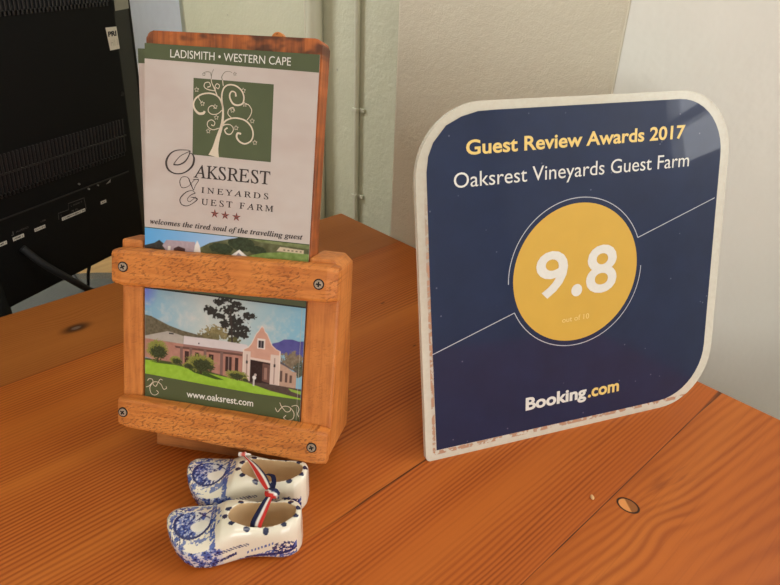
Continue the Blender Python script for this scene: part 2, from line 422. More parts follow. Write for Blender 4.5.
# the lower desk behind it
def pale_wood():
    t = NT('pale_wood_desk'); v, x, y, z = t.obj()
    n = t.noise(t.xyz(t.mul(x, 4.0), t.mul(y, 90.0), 0.0), 1.0, 4.0)
    return t.set(Base_Color=t.ramp(n, [(0.3, srgb(176, 132, 78)), (0.7, srgb(204, 164, 104))]), Roughness=0.5)
M_desk = pale_wood()
DZ = -0.10
desk = thing('desk', 'pale wooden desk standing lower behind the table, under the black monitor', 'desk', Matrix.Translation(W(-0.6, -0.3, FLZ)) @ Matrix.Rotation(TPHI, 4, 'Z'))
bm = bmesh.new(); add_box(bm, -1.25, 0.02, 0.03, 0.58, DZ - 0.025, DZ, 0.002); on(desk, obj('desk_top', bm, M_desk), MROOM)
for a in (-1.2, -0.04):
    for b in (-0.08, -0.53):
        bm = bmesh.new(); add_box(bm, a - .022, a + .022, -b - .022, -b + .022, FLZ, DZ - 0.025, 0.003); on(desk, obj('leg', bm, M_desk), MROOM)

# ------------------------------------------------------------------ pipes and paper on the recessed wall
M_pipe = plaster('painted_pipe', (206, 202, 178), (196, 194, 170), 120, 0.15, 0.4)
AR = 0.09
pipe = thing('conduit_pipe', 'slim painted conduit pipe with clips running up the green wall, left of the beige pier', 'pipe', Matrix.Translation(W(AR - 0.005, -0.073, FLZ)))
bm = bmesh.new(); add_tube(bm, [W(AR - 0.0040, -0.073, z) for z in np.linspace(FLZ, CEZ, 12)], 0.0036, 14)
on(pipe, obj('pipe', bm, M_pipe, None), Matrix.Identity(4))
for z in (-0.019 - 0.0, 0.098, 0.24, -0.2):
    bm = bmesh.new(); b = -0.073
    for zz in (z,):
        add_box(bm, AR - 0.0088, AR - 0.0, -b - 0.0048, -b + 0.0048, zz - 0.0022, zz + 0.0022, 0.0006)
        add_box(bm, AR - 0.0035, AR, -b - 0.0125, -b - 0.0055, zz - 0.0022, zz + 0.0022, 0.0006)
    on(pipe, obj('pipe_clip', bm, M_pipe), MROOM)
wide = thing('boxed_pipe', 'wide painted downpipe running up the green wall just behind the brochure board', 'pipe', Matrix.Translation(W(AR - 0.01, -0.150, FLZ)))
bm = bmesh.new(); add_tube(bm, [W(AR - 0.0112, -0.150, z) for z in np.linspace(FLZ, CEZ, 8)], 0.011, 24)
on(wide, obj('pipe', bm, M_pipe), Matrix.Identity(4))
bm = bmesh.new()
pts = [W(AR - 0.004, -0.174 - 0.003 * math.sin(k * 0.9), 0.10 + 0.06 * k) for k in range(31)]
pts = [p for p in pts if p.z < CEZ]
add_tube(bm, catmull([p[:] for p in pts], 4), 0.0026, 10)
tag(obj('wall_cable', bm, plain('cream_cable_sheath', (214, 208, 186), 0.5)), 'thin cream cable hanging down the green wall above the brochure board', 'cable')
bm = bmesh.new(); nu = 24
for i in range(nu + 1):
    for j in range(2):
        u = i / nu; b = -0.525 - 0.26 * u
        bm.verts.new((AR - 0.0025 - 0.002 * math.sin(u * 5) ** 2 - (0.003 if i == 0 else 0.0), -b, 0.03 + 0.40 * j))
bm.verts.ensure_lookup_table()
for i in range(nu): bm.faces.new([bm.verts[k] for k in (2 * i, 2 * i + 1, 2 * i + 3, 2 * i + 2)])
bmesh.ops.solidify(bm, geom=bm.faces[:], thickness=0.0004)
o = obj('paper_sheet', bm, plain('white_paper', (236, 240, 246), 0.7, 0, 0.02, 60)); o.matrix_world = MROOM
tag(o, 'large white sheet of paper fixed on the green wall behind the monitor', 'paper')

# ------------------------------------------------------------------ the monitor, seen from behind
MP = Vector((-0.30666186, 0.70574193, -0.03780279))
MON = frame_matrix(MP, (-0.39420091, -0.91902429, 0), (0.09174933, -0.03935442, 0.99500417), (0.91443299, -0.39223155, -0.09983342))
MON = frame_matrix(MP, (0.39420091, 0.91902429, 0), (0.09174933, -0.03935442, 0.99500417), (0.91443299, -0.39223155, -0.09983342))  # x runs right, so left is negative
def black_plastic(name, rgb, rough):
    t = NT(name); v, x, y, z = t.obj(); n = t.noise(v, 1800, 2.0)
    t.bump(n, 0.25, 0.0003); t.p.inputs['Specular IOR Level'].default_value = 0.16
    return t.set(Base_Color=srgb(*rgb), Roughness=rough)
M_blk = black_plastic('black_textured_plastic', (11, 11, 10), 0.6)
M_blk2 = black_plastic('black_smooth_plastic', (9, 9, 9), 0.5)
M_lab = plain('pale_label_print', (196, 190, 174), 0.6)
M_ink = plain('black_ink', (26, 22, 20), 0.6)
bc = MON @ Vector((-0.17, 0, -0.05))
mon = thing('monitor', 'black monitor seen from its vented back, at the left behind the table', 'monitor', Matrix.Translation((bc.x, bc.y, DZ)))
L_ = 0.345; H_ = 0.30
bm = bmesh.new()   # back housing: flat back panel sloping out to the front frame
v0 = 0.0
add_hexa(bm, [(-L_ - .045, -.014, -.032), (.066, -.014, -.032), (.044, H_ + .03, -.032), (-L_ - .045, H_ + .03, -.032),
              (-L_, v0, 0), (.0120, v0, 0), (-.0065, H_, 0), (-L_, H_, 0)], 0.0015)
on(mon, obj('back_cover', bm, M_blk), MON)
bm = bmesh.new(); zf = -.0325
add_hexa(bm, [(-L_ - .052, -.02, -.052), (.0725, -.02, -.052), (.0480, H_ + .036, -.052), (-L_ - .052, H_ + .036, -.052), (-L_ - .052, -.02, zf), (.0725, -.02, zf), (.0480, H_ + .036, zf), (-L_ - .052, H_ + .036, zf)], 0.003)
on(mon, obj('bezel', bm, M_blk2), MON)
bm = bmesh.new(); add_box(bm, -L_ - .035, .036, .0, H_ + .02, -.0528, -.0521)
on(mon, obj('screen', bm, plain('dark_screen_glass', (10, 11, 14), 0.12)), MON)
bm = bmesh.new()   # silver band on the sloping side, high up
def side(v, k, off=0.0009):
    t_ = v / H_; xi = .0120 + (-.0065 - .0120) * t_; xo = .066 + (.044 - .066) * (v + .014) / (H_ + .044)
    return (xi + (xo - xi) * k + off * .55, v, -.032 * k + off * .83)
q = [side(.261, .03), side(.2545, .97), side(.30, .97), side(.2985, .03)]
bm.faces.new([bm.verts.new(p) for p in q])
on(mon, obj('silver_trim', bm, plain('silver_plastic', (118, 113, 102), 0.4)), MON)
def vent(x0, x1, y0, y1, pitch, parent_name='vent_grille'):
    bm = bmesh.new()
    add_box(bm, x0, x1, y0, y1, 0.0002, 0.0006, 0, 2, 1)
    n = int((x1 - x0) / pitch)
    for i in range(n + 1):
        x = x0 + pitch * i
        add_box(bm, x - pitch * .22, x + pitch * .22, y0, y1, 0.0006, 0.0022, 0.0004, 1)
    ym = 0.5 * (y0 + y1)
    add_box(bm, x0, x1, ym - .0007, ym + .0007, 0.0006, 0.0026, 0.0003, 1)
    for i in range(n):       # little lip at the foot of every slot
        add_box(bm, x0 + pitch * i + .001, x0 + pitch * i + pitch * .7, y0 - .0035, y0 + .0002, 0.0003, 0.0028, 0.0004, 1)
    on(mon, obj(parent_name, bm, [plain('vent_rib_black', (22, 21, 20), 0.32, spec=0.5), plain('vent_dark', (5, 5, 5), 0.9)]), MON)
vent(-.300, -.004, .117, .1535, .0043)
vent(-.300, -.010, .2705, .293, .0043)
def mlabel(name, q, s, off=0.0, cap=1.6):
    xs = [-p[0] for p in q]; ys = [p[1] for p in q]; x0, x1, y0, y1 = min(xs), max(xs), min(ys), max(ys)
    bm = bmesh.new(); flat_poly(bm, [(x0, y0), (x1, y0), (x1, y1), (x0, y1)], 0.0003)
    if s: text(bm, s, x0 + 1, x1 - 1, y0 + (y1 - y0 - cap) / 2, cap, 0.0004, off, mi=1)
    o = obj(name, bm, [M_lab, M_ink]); o['label'] = 'pale printed port label'; return on(mon, o, MON)
mlabel('port_label', [(156.5, 67.2), (144.3, 71)], 'HDMI 2', .02, 2.0)
mlabel('port_label', [(132.2, 67.5), (119.6, 71)], 'DVI IN', .02, 2.0)
mlabel('port_label', [(175.0, 67.4), (163.0, 71)], 'HDMI 1', .02, 2.0)
mlabel('port_label', [(99.3, 67.3), (69.0, 70.8)], 'COMPONENT IN', .02, 2.0)
mlabel('port_label', [(47.6, 67.3), (39.7, 70.8)], 'AV', .02, 2.0)
bm = bmesh.new()
br = [(-102.9, 70.1, .5), (-102.4, 76.8, .5), (-89.6, 76.4, .5), (-89.0, 83.0, .5), (-68.6, 82.5, .5), (-67.7, 69.5, .5)]
stroke(bm, br, 0.0003, smooth=False)
for x, y, s in ((-86, 78.5, 'L  AUDIO  R'), (-100, 72.5, 'Y'), (-86, 72.5, 'PB  PR')):
    text(bm, s, x, x + 1.3 * len(s), y, 1.6, 0.0003)
text(bm, 'AUDIO', -152, -138, 74.6, 1.6, 0.0003); text(bm, 'USB', -124, -118, 74.8, 1.6, 0.0003)
stroke(bm, [(-157, 73.6, .9), (-155.2, 73.6, .9), (-155.0, 77.2, .9)], 0.0003, smooth=False)
o = obj('port_lettering', bm, plain('grey_port_print', (84, 80, 74), 0.6)); on(mon, o, MON)
bm = bmesh.new()
for x, y, r in ((-61.5, 90.4, 1.0), (-49, 90.6, .8), (-72.9, 99.6, 1.0)): add_cyl(bm, (x * MM, y * MM), r * MM, 0.0, 0.0016, 16)
flat_poly(bm, [(-38, 88.0), (-31.5, 88.4), (-30.5, 92), (-34, 90.2)], 0.0006)
on(mon, obj('control_button', bm, plain('grey_metal_button', (150, 148, 140), 0.3, 0.6)), MON)
bm = bmesh.new(); add_cyl(bm, (-.0030, .1793), .0022, -.0002, .0010, 20); add_cyl(bm, (-.0030, .1793), .0010, .0010, .0013, 12)
on(mon, obj('screw', bm, plain('dark_screw', (46, 44, 42), 0.35, 0.7)), MON)
bm = bmesh.new(); add_box(bm, -.335, -.004, .0925, .0937, 0.0002, 0.0012); on(mon, obj('panel_seam', bm, plain('seam_black', (34, 33, 31), 0.5)), MON)
bm = bmesh.new()     # sticker with its printing
flat_poly(bm, [(-13.9, 224.8), (-1.0, 225.1), (-3.0, 246.6), (-17.4, 247.0)], 0.0004)
text(bm, 'PRI', -15.0, -4.0, 238.0, 5.0, 0.0006, .05, mi=1)
text(bm, 'H1 I', -12.2, -3.4, 229.0, 6.0, 0.0006, mi=2)
o = obj('sticker', bm, [plain('sticker_paper', (206, 198, 178), 0.6), M_ink, plain('faded_ink', (170, 160, 142), 0.6)]); o['label'] = 'cream sticker printed PRI'; on(mon, o, MON)
# stand: neck and grey oval base on the desk
bx = W(-0.312, -0.175, DZ + .0004); yaw = math.atan2(-0.91902429, -0.39420091)
bm = bmesh.new(); N = 48
rings = []
for r, z in ((1.0, 0.0), (1.0, 0.004), (0.985, 0.006), (0.6, 0.009), (0.25, 0.0105)):
    rings.append([bm.verts.new((0.125 * r * math.cos(a), 0.074 * r * math.sin(a), z)) for a in np.linspace(0, 2 * math.pi, N, endpoint=False)])
bm.faces.new(list(reversed(rings[0]))); bm.faces.new(rings[-1])
for A, B in zip(rings, rings[1:]):
    for k in range(N): bm.faces.new((A[k], A[(k + 1) % N], B[(k + 1) % N], B[k]))
o = obj('stand_base', bm, plain('grey_gloss_plastic', (98, 100, 98), 0.22), None, True); o['label'] = 'glossy grey oval stand base'
on(mon, o, Matrix.Translation(bx) @ Matrix.Rotation(TPHI + math.radians(-12), 4, 'Z'))
nk = MON @ Vector((-0.19, 0.03, -0.02))
bm = bmesh.new(); add_tube(bm, [(nk.x, nk.y, DZ + .0112), (nk.x, nk.y, DZ + .03), nk[:]], [.028, .024, .024], 20)
on(mon, obj('stand_neck', bm, M_blk2), Matrix.Identity(4))
def cable(name, pts, r, label):
    bm = bmesh.new(); add_tube(bm, catmull([p[:] for p in pts], 8), r, 10)
    o = obj(name, bm, plain('black_cable_rubber', (5, 5, 5), 0.7)); o['label'] = label
    return on(mon, o, Matrix.Identity(4))
def mp(x, y, w): return MON @ Vector((-x * MM, y * MM, w * MM))
cable('power_cable', [mp(150, 58, 1.5), mp(140, 40, 14), mp(118, 14, 22), mp(96, -10, 20), mp(82, -26, 20), W(-0.268, -0.075, DZ + .020), W(-0.285, -0.050, DZ + .0050), W(-0.36, -0.046, DZ + .0050)], .0036, 'thick black cable drooping from the back of the monitor to the desk')
cable('thin_cable', [mp(60, 3, -10), mp(58, -20, -20), mp(57, -45, -28), W(-0.246, -0.255, DZ + .0035), W(-0.22, -0.31, DZ + .0035)], .0018, 'thin black cable hanging straight below the monitor, right of the thick one')

# ------------------------------------------------------------------ brochure holder
HM = frame_matrix((-0.14884962, 0.3155417, 0.04143669), (0.98803616, -0.1542224, 0), (0.04368641, 0.2798799, 0.95904053), (-0.14790553, -0.94756672, 0.28326888))
def holder_wood(name, lightc, midc, darkc, ax, gouge=0.0, scale=1.0):
    """ax: 0 grain along local x, 1 grain along local y"""
    t = NT(name); v, x, y, z = t.obj()
    g, c_ = (x, y) if ax == 0 else (y, x)
    n = t.noise(t.xyz(t.mul(g, 18.0), t.mul(c_, 260.0), t.mul(z, 200.0)), 1.0, 4.0, 0.6)
    n2 = t.noise(v, 55.0, 3.0)
    c = t.ramp(t.add(t.mul(n, 0.6), t.mul(n2, 0.4)), [(0.33, srgb(*darkc)), (0.5, srgb(*midc)), (0.66, srgb(*lightc))])
    h = n
    if gouge:
        q = t.noise(t.xyz(t.add(t.mul(x, 420.0), t.mul(y, 330.0)), t.sub(t.mul(y, 1100.0), t.mul(x, 560.0)), 0.0), 0.7, 2.0, 0.55)
        patch = t.step(t.noise(v, 38.0, 2.0), 0.36, 0.54)
        gm = t.mul(t.mul(t.step(q, 0.50, 0.64), patch), gouge)
        c = t.mix(gm, c, srgb(122, 64, 24)); h = t.sub(t.mul(n, 0.4), gm)
    if name == 'dark_back_board':
        bl = t.noise(t.xyz(t.mul(x, 34.0), t.mul(y, 60.0), 4.0), 1.0, 3.0, 0.6)
        c = t.mix(t.mul(t.mul(t.step(bl, 0.46, 0.58), t.add(0.25, t.mul(0.75, t.step(y, 0.195, 0.208)))), 0.85), c, srgb(70, 38, 22))
    gr = t.noise(v, 120.0, 4.0, 0.7)
    c = t.mix(t.mul(t.step(gr, 0.62, 0.8), 0.35), c, srgb(88, 50, 24))
    t.bump(h, 0.5, 0.0012)
    return t.set(Base_Color=c, Roughness=0.5)
M_slat = holder_wood('rough_sawn_slat', (226, 146, 70), (212, 130, 58), (182, 102, 42), 0, 0.6)
M_block = holder_wood('upright_block_wood', (222, 142, 70), (206, 126, 58), (174, 98, 42), 1, 0.15)
M_board = holder_wood('dark_back_board', (204, 116, 54), (172, 92, 40), (96, 52, 26), 1)
M_foot = holder_wood('foot_wood', (206, 134, 68), (186, 114, 54), (140, 80, 36), 0)
holder = thing('brochure_holder', 'rustic wooden brochure holder leaning back on the table, screwed together from slats', 'brochure holder', HM)
def hpart(name, bm, mat, smooth=False): return obj(name, bm, mat, holder, smooth)
def subdiv_wobble(bm, amt, sc_=60.0, cuts=0):
    for v in bm.verts:
        n = mnoise.noise_vector(v.co * sc_); v.co += n * amt
def rough_slab(u0, u1, v0a, v0b, v1a, v1b, w0, w1, bev, name, mat):
    """slat whose lower and upper edges run from a (left) to b (right)"""
    bm = bmesh.new(); n = 22; prof = []
    hh = 0.5
    for i in range(n + 1):
        k = i / n; u = u0 + (u1 - u0) * k; lo = v0a + (v0b - v0a) * k; hi = v1a + (v1b - v1a) * k
        e = bev * (1.0 if 0 < i < n else 1.0)
        inset = 0.0
        if i == 0 or i == n: inset = bev * 0.5
        ring = []
        for (vv, ww) in ((lo + e, w1), (lo + e * .3, w1 - e * .3), (lo, w1 - e), (lo, w0), (hi, w0), (hi, w1 - e), (hi - e * .3, w1 - e * .3), (hi - e, w1)):
            cv = 0.5 * (lo + hi); cw = 0.5 * (w0 + w1)
            vv2 = vv + (cv - vv) / abs(cv - vv) * inset if abs(cv - vv) > 1e-6 else vv
            ww2 = ww - (inset if ww > cw else 0)
            j = mnoise.noise_vector(Vector((u * 90, vv * 60, ww * 90 + v0a * 50))) * 0.35
            ring.append(bm.verts.new((u * MM, (vv2 + j.y) * MM, (ww2 + (j.z * .6 if ww > cw else 0)) * MM)))
        prof.append(ring)
    for A, B in zip(prof, prof[1:]):
        for k in range(8): bm.faces.new((A[k], B[k], B[(k + 1) % 8], A[(k + 1) % 8]))
    bm.faces.new(prof[0]); bm.faces.new(list(reversed(prof[-1])))
    bmesh.ops.recalc_face_normals(bm, faces=bm.faces[:])
    return hpart(name, bm, mat)
rough_slab(-16, 118.6, 73.9, 78.4, 95.8, 99.6, 0.6, 9.5, 2.4, 'front_slat', M_slat)
rough_slab(-13.2, 118.4, -15.0, -20.6, 4.2, 1.2, 0.6, 9.0, 2.0, 'front_slat', M_slat)
bm = bmesh.new(); add_box(bm, -.0145, -.0014, -.014, .1005, -.0202, .0004, .0018, 3); hpart('side_block', bm, M_block)
bm = bmesh.new()     # right block is deeper towards its foot
prof = [(.0995, -.0185), (.1185, -.0185), (.1185, .0968), (.1135, .1014), (.0995, .1014)]
lo = [bm.verts.new((u, v, -.050 + .020 * (v + .0185) / .12)) for u, v in prof]; hi = [bm.verts.new((u, v, .0004)) for u, v in prof]
bm.faces.new(list(reversed(lo))); bm.faces.new(hi)
for k in range(5): bm.faces.new((lo[k], lo[(k + 1) % 5], hi[(k + 1) % 5], hi[k]))
bmesh.ops.bevel(bm, geom=bm.edges[:], offset=.0016, segments=2, profile=0.6, affect='EDGES')
hpart('side_block', bm, M_block)
bm = bmesh.new()     # back board with rounded top corners
R = 4.0; pts = [(-1.0, -14), (99.2, -14)]
for cx_, a0 in ((95.2, 0), (3.0, 90)):
    for a in np.linspace(a0, a0 + 90, 6): pts.append((cx_ + R * math.cos(math.radians(a)), 213.2 + R * math.sin(math.radians(a)) + (1.2 if cx_ > 50 else 0)))
pts = [(x * MM, y * MM) for x, y in pts]
add_prism(bm, pts, -.0198, -.0036, .0012, 2)
hpart('back_board', bm, M_board)
bm = bmesh.new()     # foot: wedge reaching down to the table
f = [(-.0020, 'b'), (.0955, 't')]
zb = lambda w: -(0.04143669 + w * 0.28326888) / 0.95904053
add_hexa(bm, [(-.002, zb(-.050), -.050), (.0955, zb(-.050), -.050), (.0955, -.0150, -.050), (-.002, -.0150, -.050),
              (-.002, zb(-.018), -.018), (.0955, zb(-.018), -.018), (.0955, -.0150, -.018), (-.002, -.0150, -.018)], .0008)
hpart('foot', bm, M_foot)
bm = bmesh.new(); add_box(bm, .0002, .0990, -.0040, -.0014, -.0360, -.0200); add_box(bm, .0002, .0990, -.0040, -.0014, -.0034, .0003); hpart('ledge', bm, M_foot)
bm = bmesh.new()     # strut behind the board whose rounded tip shows over its top edge
pts = [(.0640, -.0035), (.0716, -.0035)] + [(.0678 + .0038 * math.cos(a), .2196 + .0038 * math.sin(a)) for a in np.linspace(0, math.pi, 9)]
add_prism(bm, pts, -.0275, -.0220, .0006); o = hpart('back_strut', bm, M_slat)
M_scr = plain('dull_steel_screw', (176, 160, 140), 0.4, 0.35, 0.2, 900); M_scrd = plain('screw_slot_dark', (24, 16, 12), 0.7)
for k, (u, v, w) in enumerate(((-8.2, 85.7, 9.6), (108.2, 88.8, 9.6), (-9.4, -4.9, 9.1), (109.6, -9.4, 9.1))):
    bm = bmesh.new(); c = (u * MM, v * MM); z = w * MM
    add_cyl(bm, c, .0031, z - .0010, z + .0002, 24, None, 1)             # dark countersink
    add_cyl(bm, c, .0026, z - .0010, z + .0007, 24, .0023, 0)
    a0 = 0.5 + k
    for a in (a0, a0 + math.pi / 2):
        d = Vector((math.cos(a), math.sin(a))); e = Vector((-d.y, d.x)); q = []
        for s1_, s2_ in ((-1, -1), (1, -1), (1, 1), (-1, 1)): q.append(bm.verts.new((c[0] + d.x * .0015 * s1_ + e.x * .00045 * s2_, c[1] + d.y * .0015 * s1_ + e.y * .00045 * s2_, z + .00075)))
        bm.faces.new(q).material_index = 1
    o = hpart('screw', bm, [M_scr, M_scrd]); o['label'] = 'steel cross-head screw'

# ------------------------------------------------------------------ brochures
def brochure_paper():
    t = NT('brochure_paper'); v, x, y, z = t.obj()
    n = t.noise(t.xyz(t.mul(x, 18.0), t.mul(y, 30.0), 0.0), 1.0, 3.0, 0.6)
    c = t.ramp(n, [(0.3, srgb(196, 180, 172)), (0.55, srgb(203, 192, 184)), (0.75, srgb(208, 200, 194))])
    return t.set(Base_Color=c, Roughness=0.35)
M_paper = brochure_paper()
M_pgreen = plain('printed_dark_green', (80, 90, 58), 0.3, 0, 0.03, 80)
M_cream = plain('printed_cream', (222, 208, 186), 0.35, 0, 0.02)
M_pwhite = plain('printed_white', (232, 230, 222), 0.35, 0, 0.02)
M_brown = plain('printed_dark_brown', (56, 44, 40), 0.4, 0, 0.02)
M_rose = plain('printed_rose', (176, 96, 88), 0.4, 0, 0.02)
M_photo = attr_mat('printed_photo', 0.3, 0, 0.3)
def paint_strip(U, V):
    c = np.zeros(U.shape + (3,)); 
    def put(m, col, var=0, s=1.0, seed=1):
        col = np.array(col, float)
        if var: c[m] = (col + (fnoise(U, V, s, seed)[m][:, None] - .5) * var)
        else: c[m] = col
    sky = np.stack([95 + 60 * (U / 40), 170 + 20 * (U / 40), 228 + 0 * U], -1); c[:] = np.clip(sky, 0, 255)
    put(inpoly(U, V, [(0, 95), (0, 98), (6, 100), (9, 102), (12, 100), (14, 95)]), (58, 56, 52), 20, 1)
    hill = inpoly(U, V, [(30, 95), (34, 100), (40, 103.5), (52, 107), (60, 109), (100, 109), (100, 92), (30, 92)]); put(hill, (92, 94, 62), 50, .35, 2)
    put(inpoly(U, V, [(62, 108.5), (70, 107), (100, 106), (100, 109.5), (62, 109.5)]), (120, 130, 84), 40, .5, 3)
    put(inpoly(U, V, [(11, 99), (13.5, 102.5), (31, 103), (32, 95), (14, 95)]), (176, 158, 166), 20, .8)
    put(inpoly(U, V, [(18, 95), (18, 98), (21, 99.5), (25, 98.5), (25, 95)]), (70, 44, 44), 20, 1)
    put(inpoly(U, V, [(30, 95), (31, 101), (32.4, 104), (34, 101), (35, 95)]), (232, 226, 220))
    put(inpoly(U, V, [(14, 95), (14.5, 99), (16, 99), (16, 95)]), (226, 220, 214))
    for x, y, rx, ry in ((60, 104.5, 7, 4), (69, 102, 5, 2.6), (55, 105, 4, 2.5), (47, 101, 7, 3)):
        m = ((U - x) / rx) ** 2 + ((V - y) / ry) ** 2 < .7 + .7 * fnoise(U, V, .7, 4); put(m, (52, 62, 38), 36, .9, 5)
    lawn = inpoly(U, V, [(64, 98.6), (72, 101), (86, 103), (100, 103), (100, 95), (64, 95)]); put(lawn, (124, 148, 78), 50, .5, 6)
    put(inpoly(U, V, [(80, 103), (82, 105.6), (96, 105), (96, 103)]), (206, 190, 160), 14, 1)
    put(((V < 104.4) & (V > 103.6) & (U > 84) & (U < 95) & (np.mod(U, 2.4) < 1.2)), (120, 110, 90))
    put(inpoly(U, V, [(53, 97.6), (58, 101.4), (63, 97.8)]), (240, 236, 230))
    put(inpoly(U, V, [(56, 97.6), (57.5, 99.6), (60, 97.6)]), (150, 150, 160))
    put(inpoly(U, V, [(60, 96), (76, 98.2), (84, 97.6), (80, 95), (60, 95)]), (92, 98, 118), 30, 1, 7)
    put(V > 108.3, (60, 74, 46))
    return np.clip(c, 0, 255)
def paint_house(U, V):
    c = np.zeros(U.shape + (3,))
    N1, N2 = fnoise(U, V, .8, 11), fnoise(U, V, .35, 12); N3 = fnoise(U, V, 1.6, 13)
    def put(m, col, var=0, N=N1): c[m] = np.array(col, float) + ((N[m][:, None] - .5) * var if var else 0)
    def blob(x, y, rx, ry, ed=.5, N=N1): return ((U - x) / rx) ** 2 + ((V - y) / ry) ** 2 < 1 - ed / 2 + ed * (N - .5) * 2.4
    # sky with thin cloud
    k = U / 99.0
    left = np.array([128, 178, 206.]); mid = np.array([192, 202, 198.]); right = np.array([134, 184, 206.])
    a = np.clip(1 - k / .38, 0, 1)[..., None]; b = np.clip((k - .55) / .4, 0, 1)[..., None]
    c[:] = mid + (left - mid) * a + (right - mid) * b
    corner_glare = np.clip(1 - np.hypot(U / 9, (72 - V) / 13), 0, 1)[..., None]; c[:] += (np.array([112, 118, 222.]) - c) * corner_glare * .9  # blue-violet glare on the sheet, painted into the upper left sky
    cl = np.clip((N2 - .42) * 2.2, 0, 1)[..., None] * np.clip(1 - abs(V - 57) / 16, 0, 1)[..., None]; c[:] += (np.array([216, 210, 204.]) - c) * cl * .7
    put(inpoly(U, V, [(0, 40), (0, 55.8), (4, 55.4), (9, 53.4), (15.7, 50.9), (24, 48.8), (34, 47.4), (46, 46), (46, 40)]), (104, 96, 76), 44)
    put(inpoly(U, V, [(78, 42), (80, 48), (84, 49.4), (87, 51.4), (92, 52), (96, 51.2), (99, 51.8), (99, 42)]), (84, 82, 148), 20, N2)
    # scrubby bush and tall dark tree
    put(blob(46, 50, 10.5, 5, .8), (134, 122, 82), 80); put(blob(42, 47, 9, 3, .8), (112, 104, 70), 60)
    put(blob(56, 47, 5, 4, .8), (90, 88, 54), 60)
    for x, y, rx, ry in ((51, 72, 5, 3), (46, 69, 4, 2.2), (42, 63.5, 4.4, 2.6), (47, 60.5, 4.5, 2.2), (53, 65.5, 5, 3.4), (57, 69.5, 3.6, 1.6), (60, 66.8, 3.2, 1.4), (65, 62.8, 4.2, 2.2), (57, 58.5, 6, 4.4), (61, 54.5, 5, 3), (50.5, 56, 3.2, 2.2), (60, 51.5, 5.5, 2.8), (55.5, 52, 3.4, 3)):
        put(blob(x, y, rx * 1.22, ry * 1.22, .8), (46, 44, 40), 40, N3)
    put(abs(U - (54 + (V - 52) * -.06)) < .5 - 0 * V, (56, 46, 40)) if False else None
    tr = (abs(U - (55 - (V - 50) * .08)) < .55) & (V > 45) & (V < 66); put(tr, (60, 50, 44))
    # building
    put(inpoly(U, V, [(14, 40.5), (24.6, 40.5), (62.7, 41.5), (66, 41), (66, 21), (44, 24), (19, 27), (0, 29), (0, 42)]), (178, 128, 112), 26, N2)
    put(inpoly(U, V, [(0, 41), (0, 42.6), (14.6, 47.2), (17.5, 46.8), (24.8, 45.4), (24.4, 40.4), (16, 40.6)]), (178, 170, 160), 16, N2)
    put(inpoly(U, V, [(24.6, 40.3), (25.0, 45.6), (45, 45.8), (64.4, 45.2), (66, 43), (62.6, 40.6)]), (214, 204, 204), 10, N2)
    put((abs(U - 17) < 1.5) & (abs(V - 46.0) < .5), (60, 60, 60)); put((abs(U - 34.5) < .4) & (abs(V - 42) < .5), (90, 80, 86))
    put(inpoly(U, V, [(24.6, 40.4), (62.6, 40.6), (62.6, 39.4), (24.6, 38.8)]), (150, 112, 104))
    put(inpoly(U, V, [(19, 38.8), (24.6, 38.8), (62, 39.2), (62, 37.8), (20, 37.4)]), (104, 74, 66), 16)
    for x in (23.5, 29.5, 38.6, 49.0): put((abs(U - x) < .9) & (V < 38.6) & (V > 24), (126, 98, 92))
    for x, w_ in ((27, 1.4), (33.5, 1.3), (42.5, 1.5), (53.5, 2.0), (58.5, 1.0)): put((abs(U - x) < w_) & (V < 36.2) & (V > 27), (64, 40, 38))
    put((abs(U - 53.5) < .25) & (V < 36.2) & (V > 27), (150, 130, 124))
    # wing at the right and trees there
    put(blob(93, 39, 9, 6.5, .7), (126, 112, 92), 60); put(blob(97, 34, 4, 6, .7), (84, 86, 70), 50)
    put(inpoly(U, V, [(84, 37.5), (93, 32.5), (95.5, 32), (95.5, 21), (84, 22)]), (188, 156, 136), 20)
    put(inpoly(U, V, [(84, 38.6), (94, 33.2), (96, 33), (96, 32), (84, 36.8)]), (92, 84, 92))
    for x in (86.2, 89.4, 92.2): put((abs(U - x) < .75) & (V < 32 - (x - 86) * .35) & (V > 25), (96, 72, 66))
    # gable front
    gab = [(63, 21), (63, 40), (62.8, 42), (65.5, 43.5), (67.4, 46), (69, 49.6), (70.2, 52.6), (71.6, 54.2), (72.6, 56.4), (73.4, 57.2), (74.4, 56.4), (75.2, 54.2), (76.6, 53), (78, 50), (79.6, 46.6), (82, 44.6), (84.6, 43.6), (84.6, 21)]
    big = [(73.5 + (x - 73.5) * 1.07, 41 + (y - 41) * 1.05 if y > 41 else y) for x, y in gab]
    put(inpoly(U, V, big), (226, 210, 196)); put(inpoly(U, V, gab), (206, 158, 138), 12, N2)
    put((abs(U - 73.2) < 2.4) & (abs(V - 46.9) < 3.2), (226, 214, 206)); put((abs(U - 73.2) < 1.6) & (abs(V - 46.6) < 2.3), (56, 50, 56)); put((abs(U - 73.2) < .2) & (abs(V - 46.6) < 2.3), (170, 160, 160))
    put(inpoly(U, V, [(66.8, 36.4), (66.8, 21), (80, 21), (80, 35.6)]), (52, 36, 34), 22)
    put(inpoly(U, V, [(74.5, 35), (74.5, 24), (79.4, 23), (79.4, 34.6)]), (110, 80, 72), 20); put((abs(U - 76.6) < .9) & (V < 32.5) & (V > 25), (160, 124, 110))
    put(inpoly(U, V, [(63, 36.6), (63, 38.0), (84.6, 37), (84.6, 35.6)]), (222, 200, 188))
    for x0, x1, top in ((62.8, 66.9, 41.4), (79.4, 84.4, 41.2)):
        put((U > x0) & (U < x1) & (V < top) & (V > 21), (218, 198, 186)); put((abs(U - (x0 + x1) / 2) < .35) & (V < top - 2) & (V > 23), (170, 140, 130)); put((abs(U - (x0 + x1) / 2) < .6) & (abs(V - 34.5) < 1), (60, 50, 50))
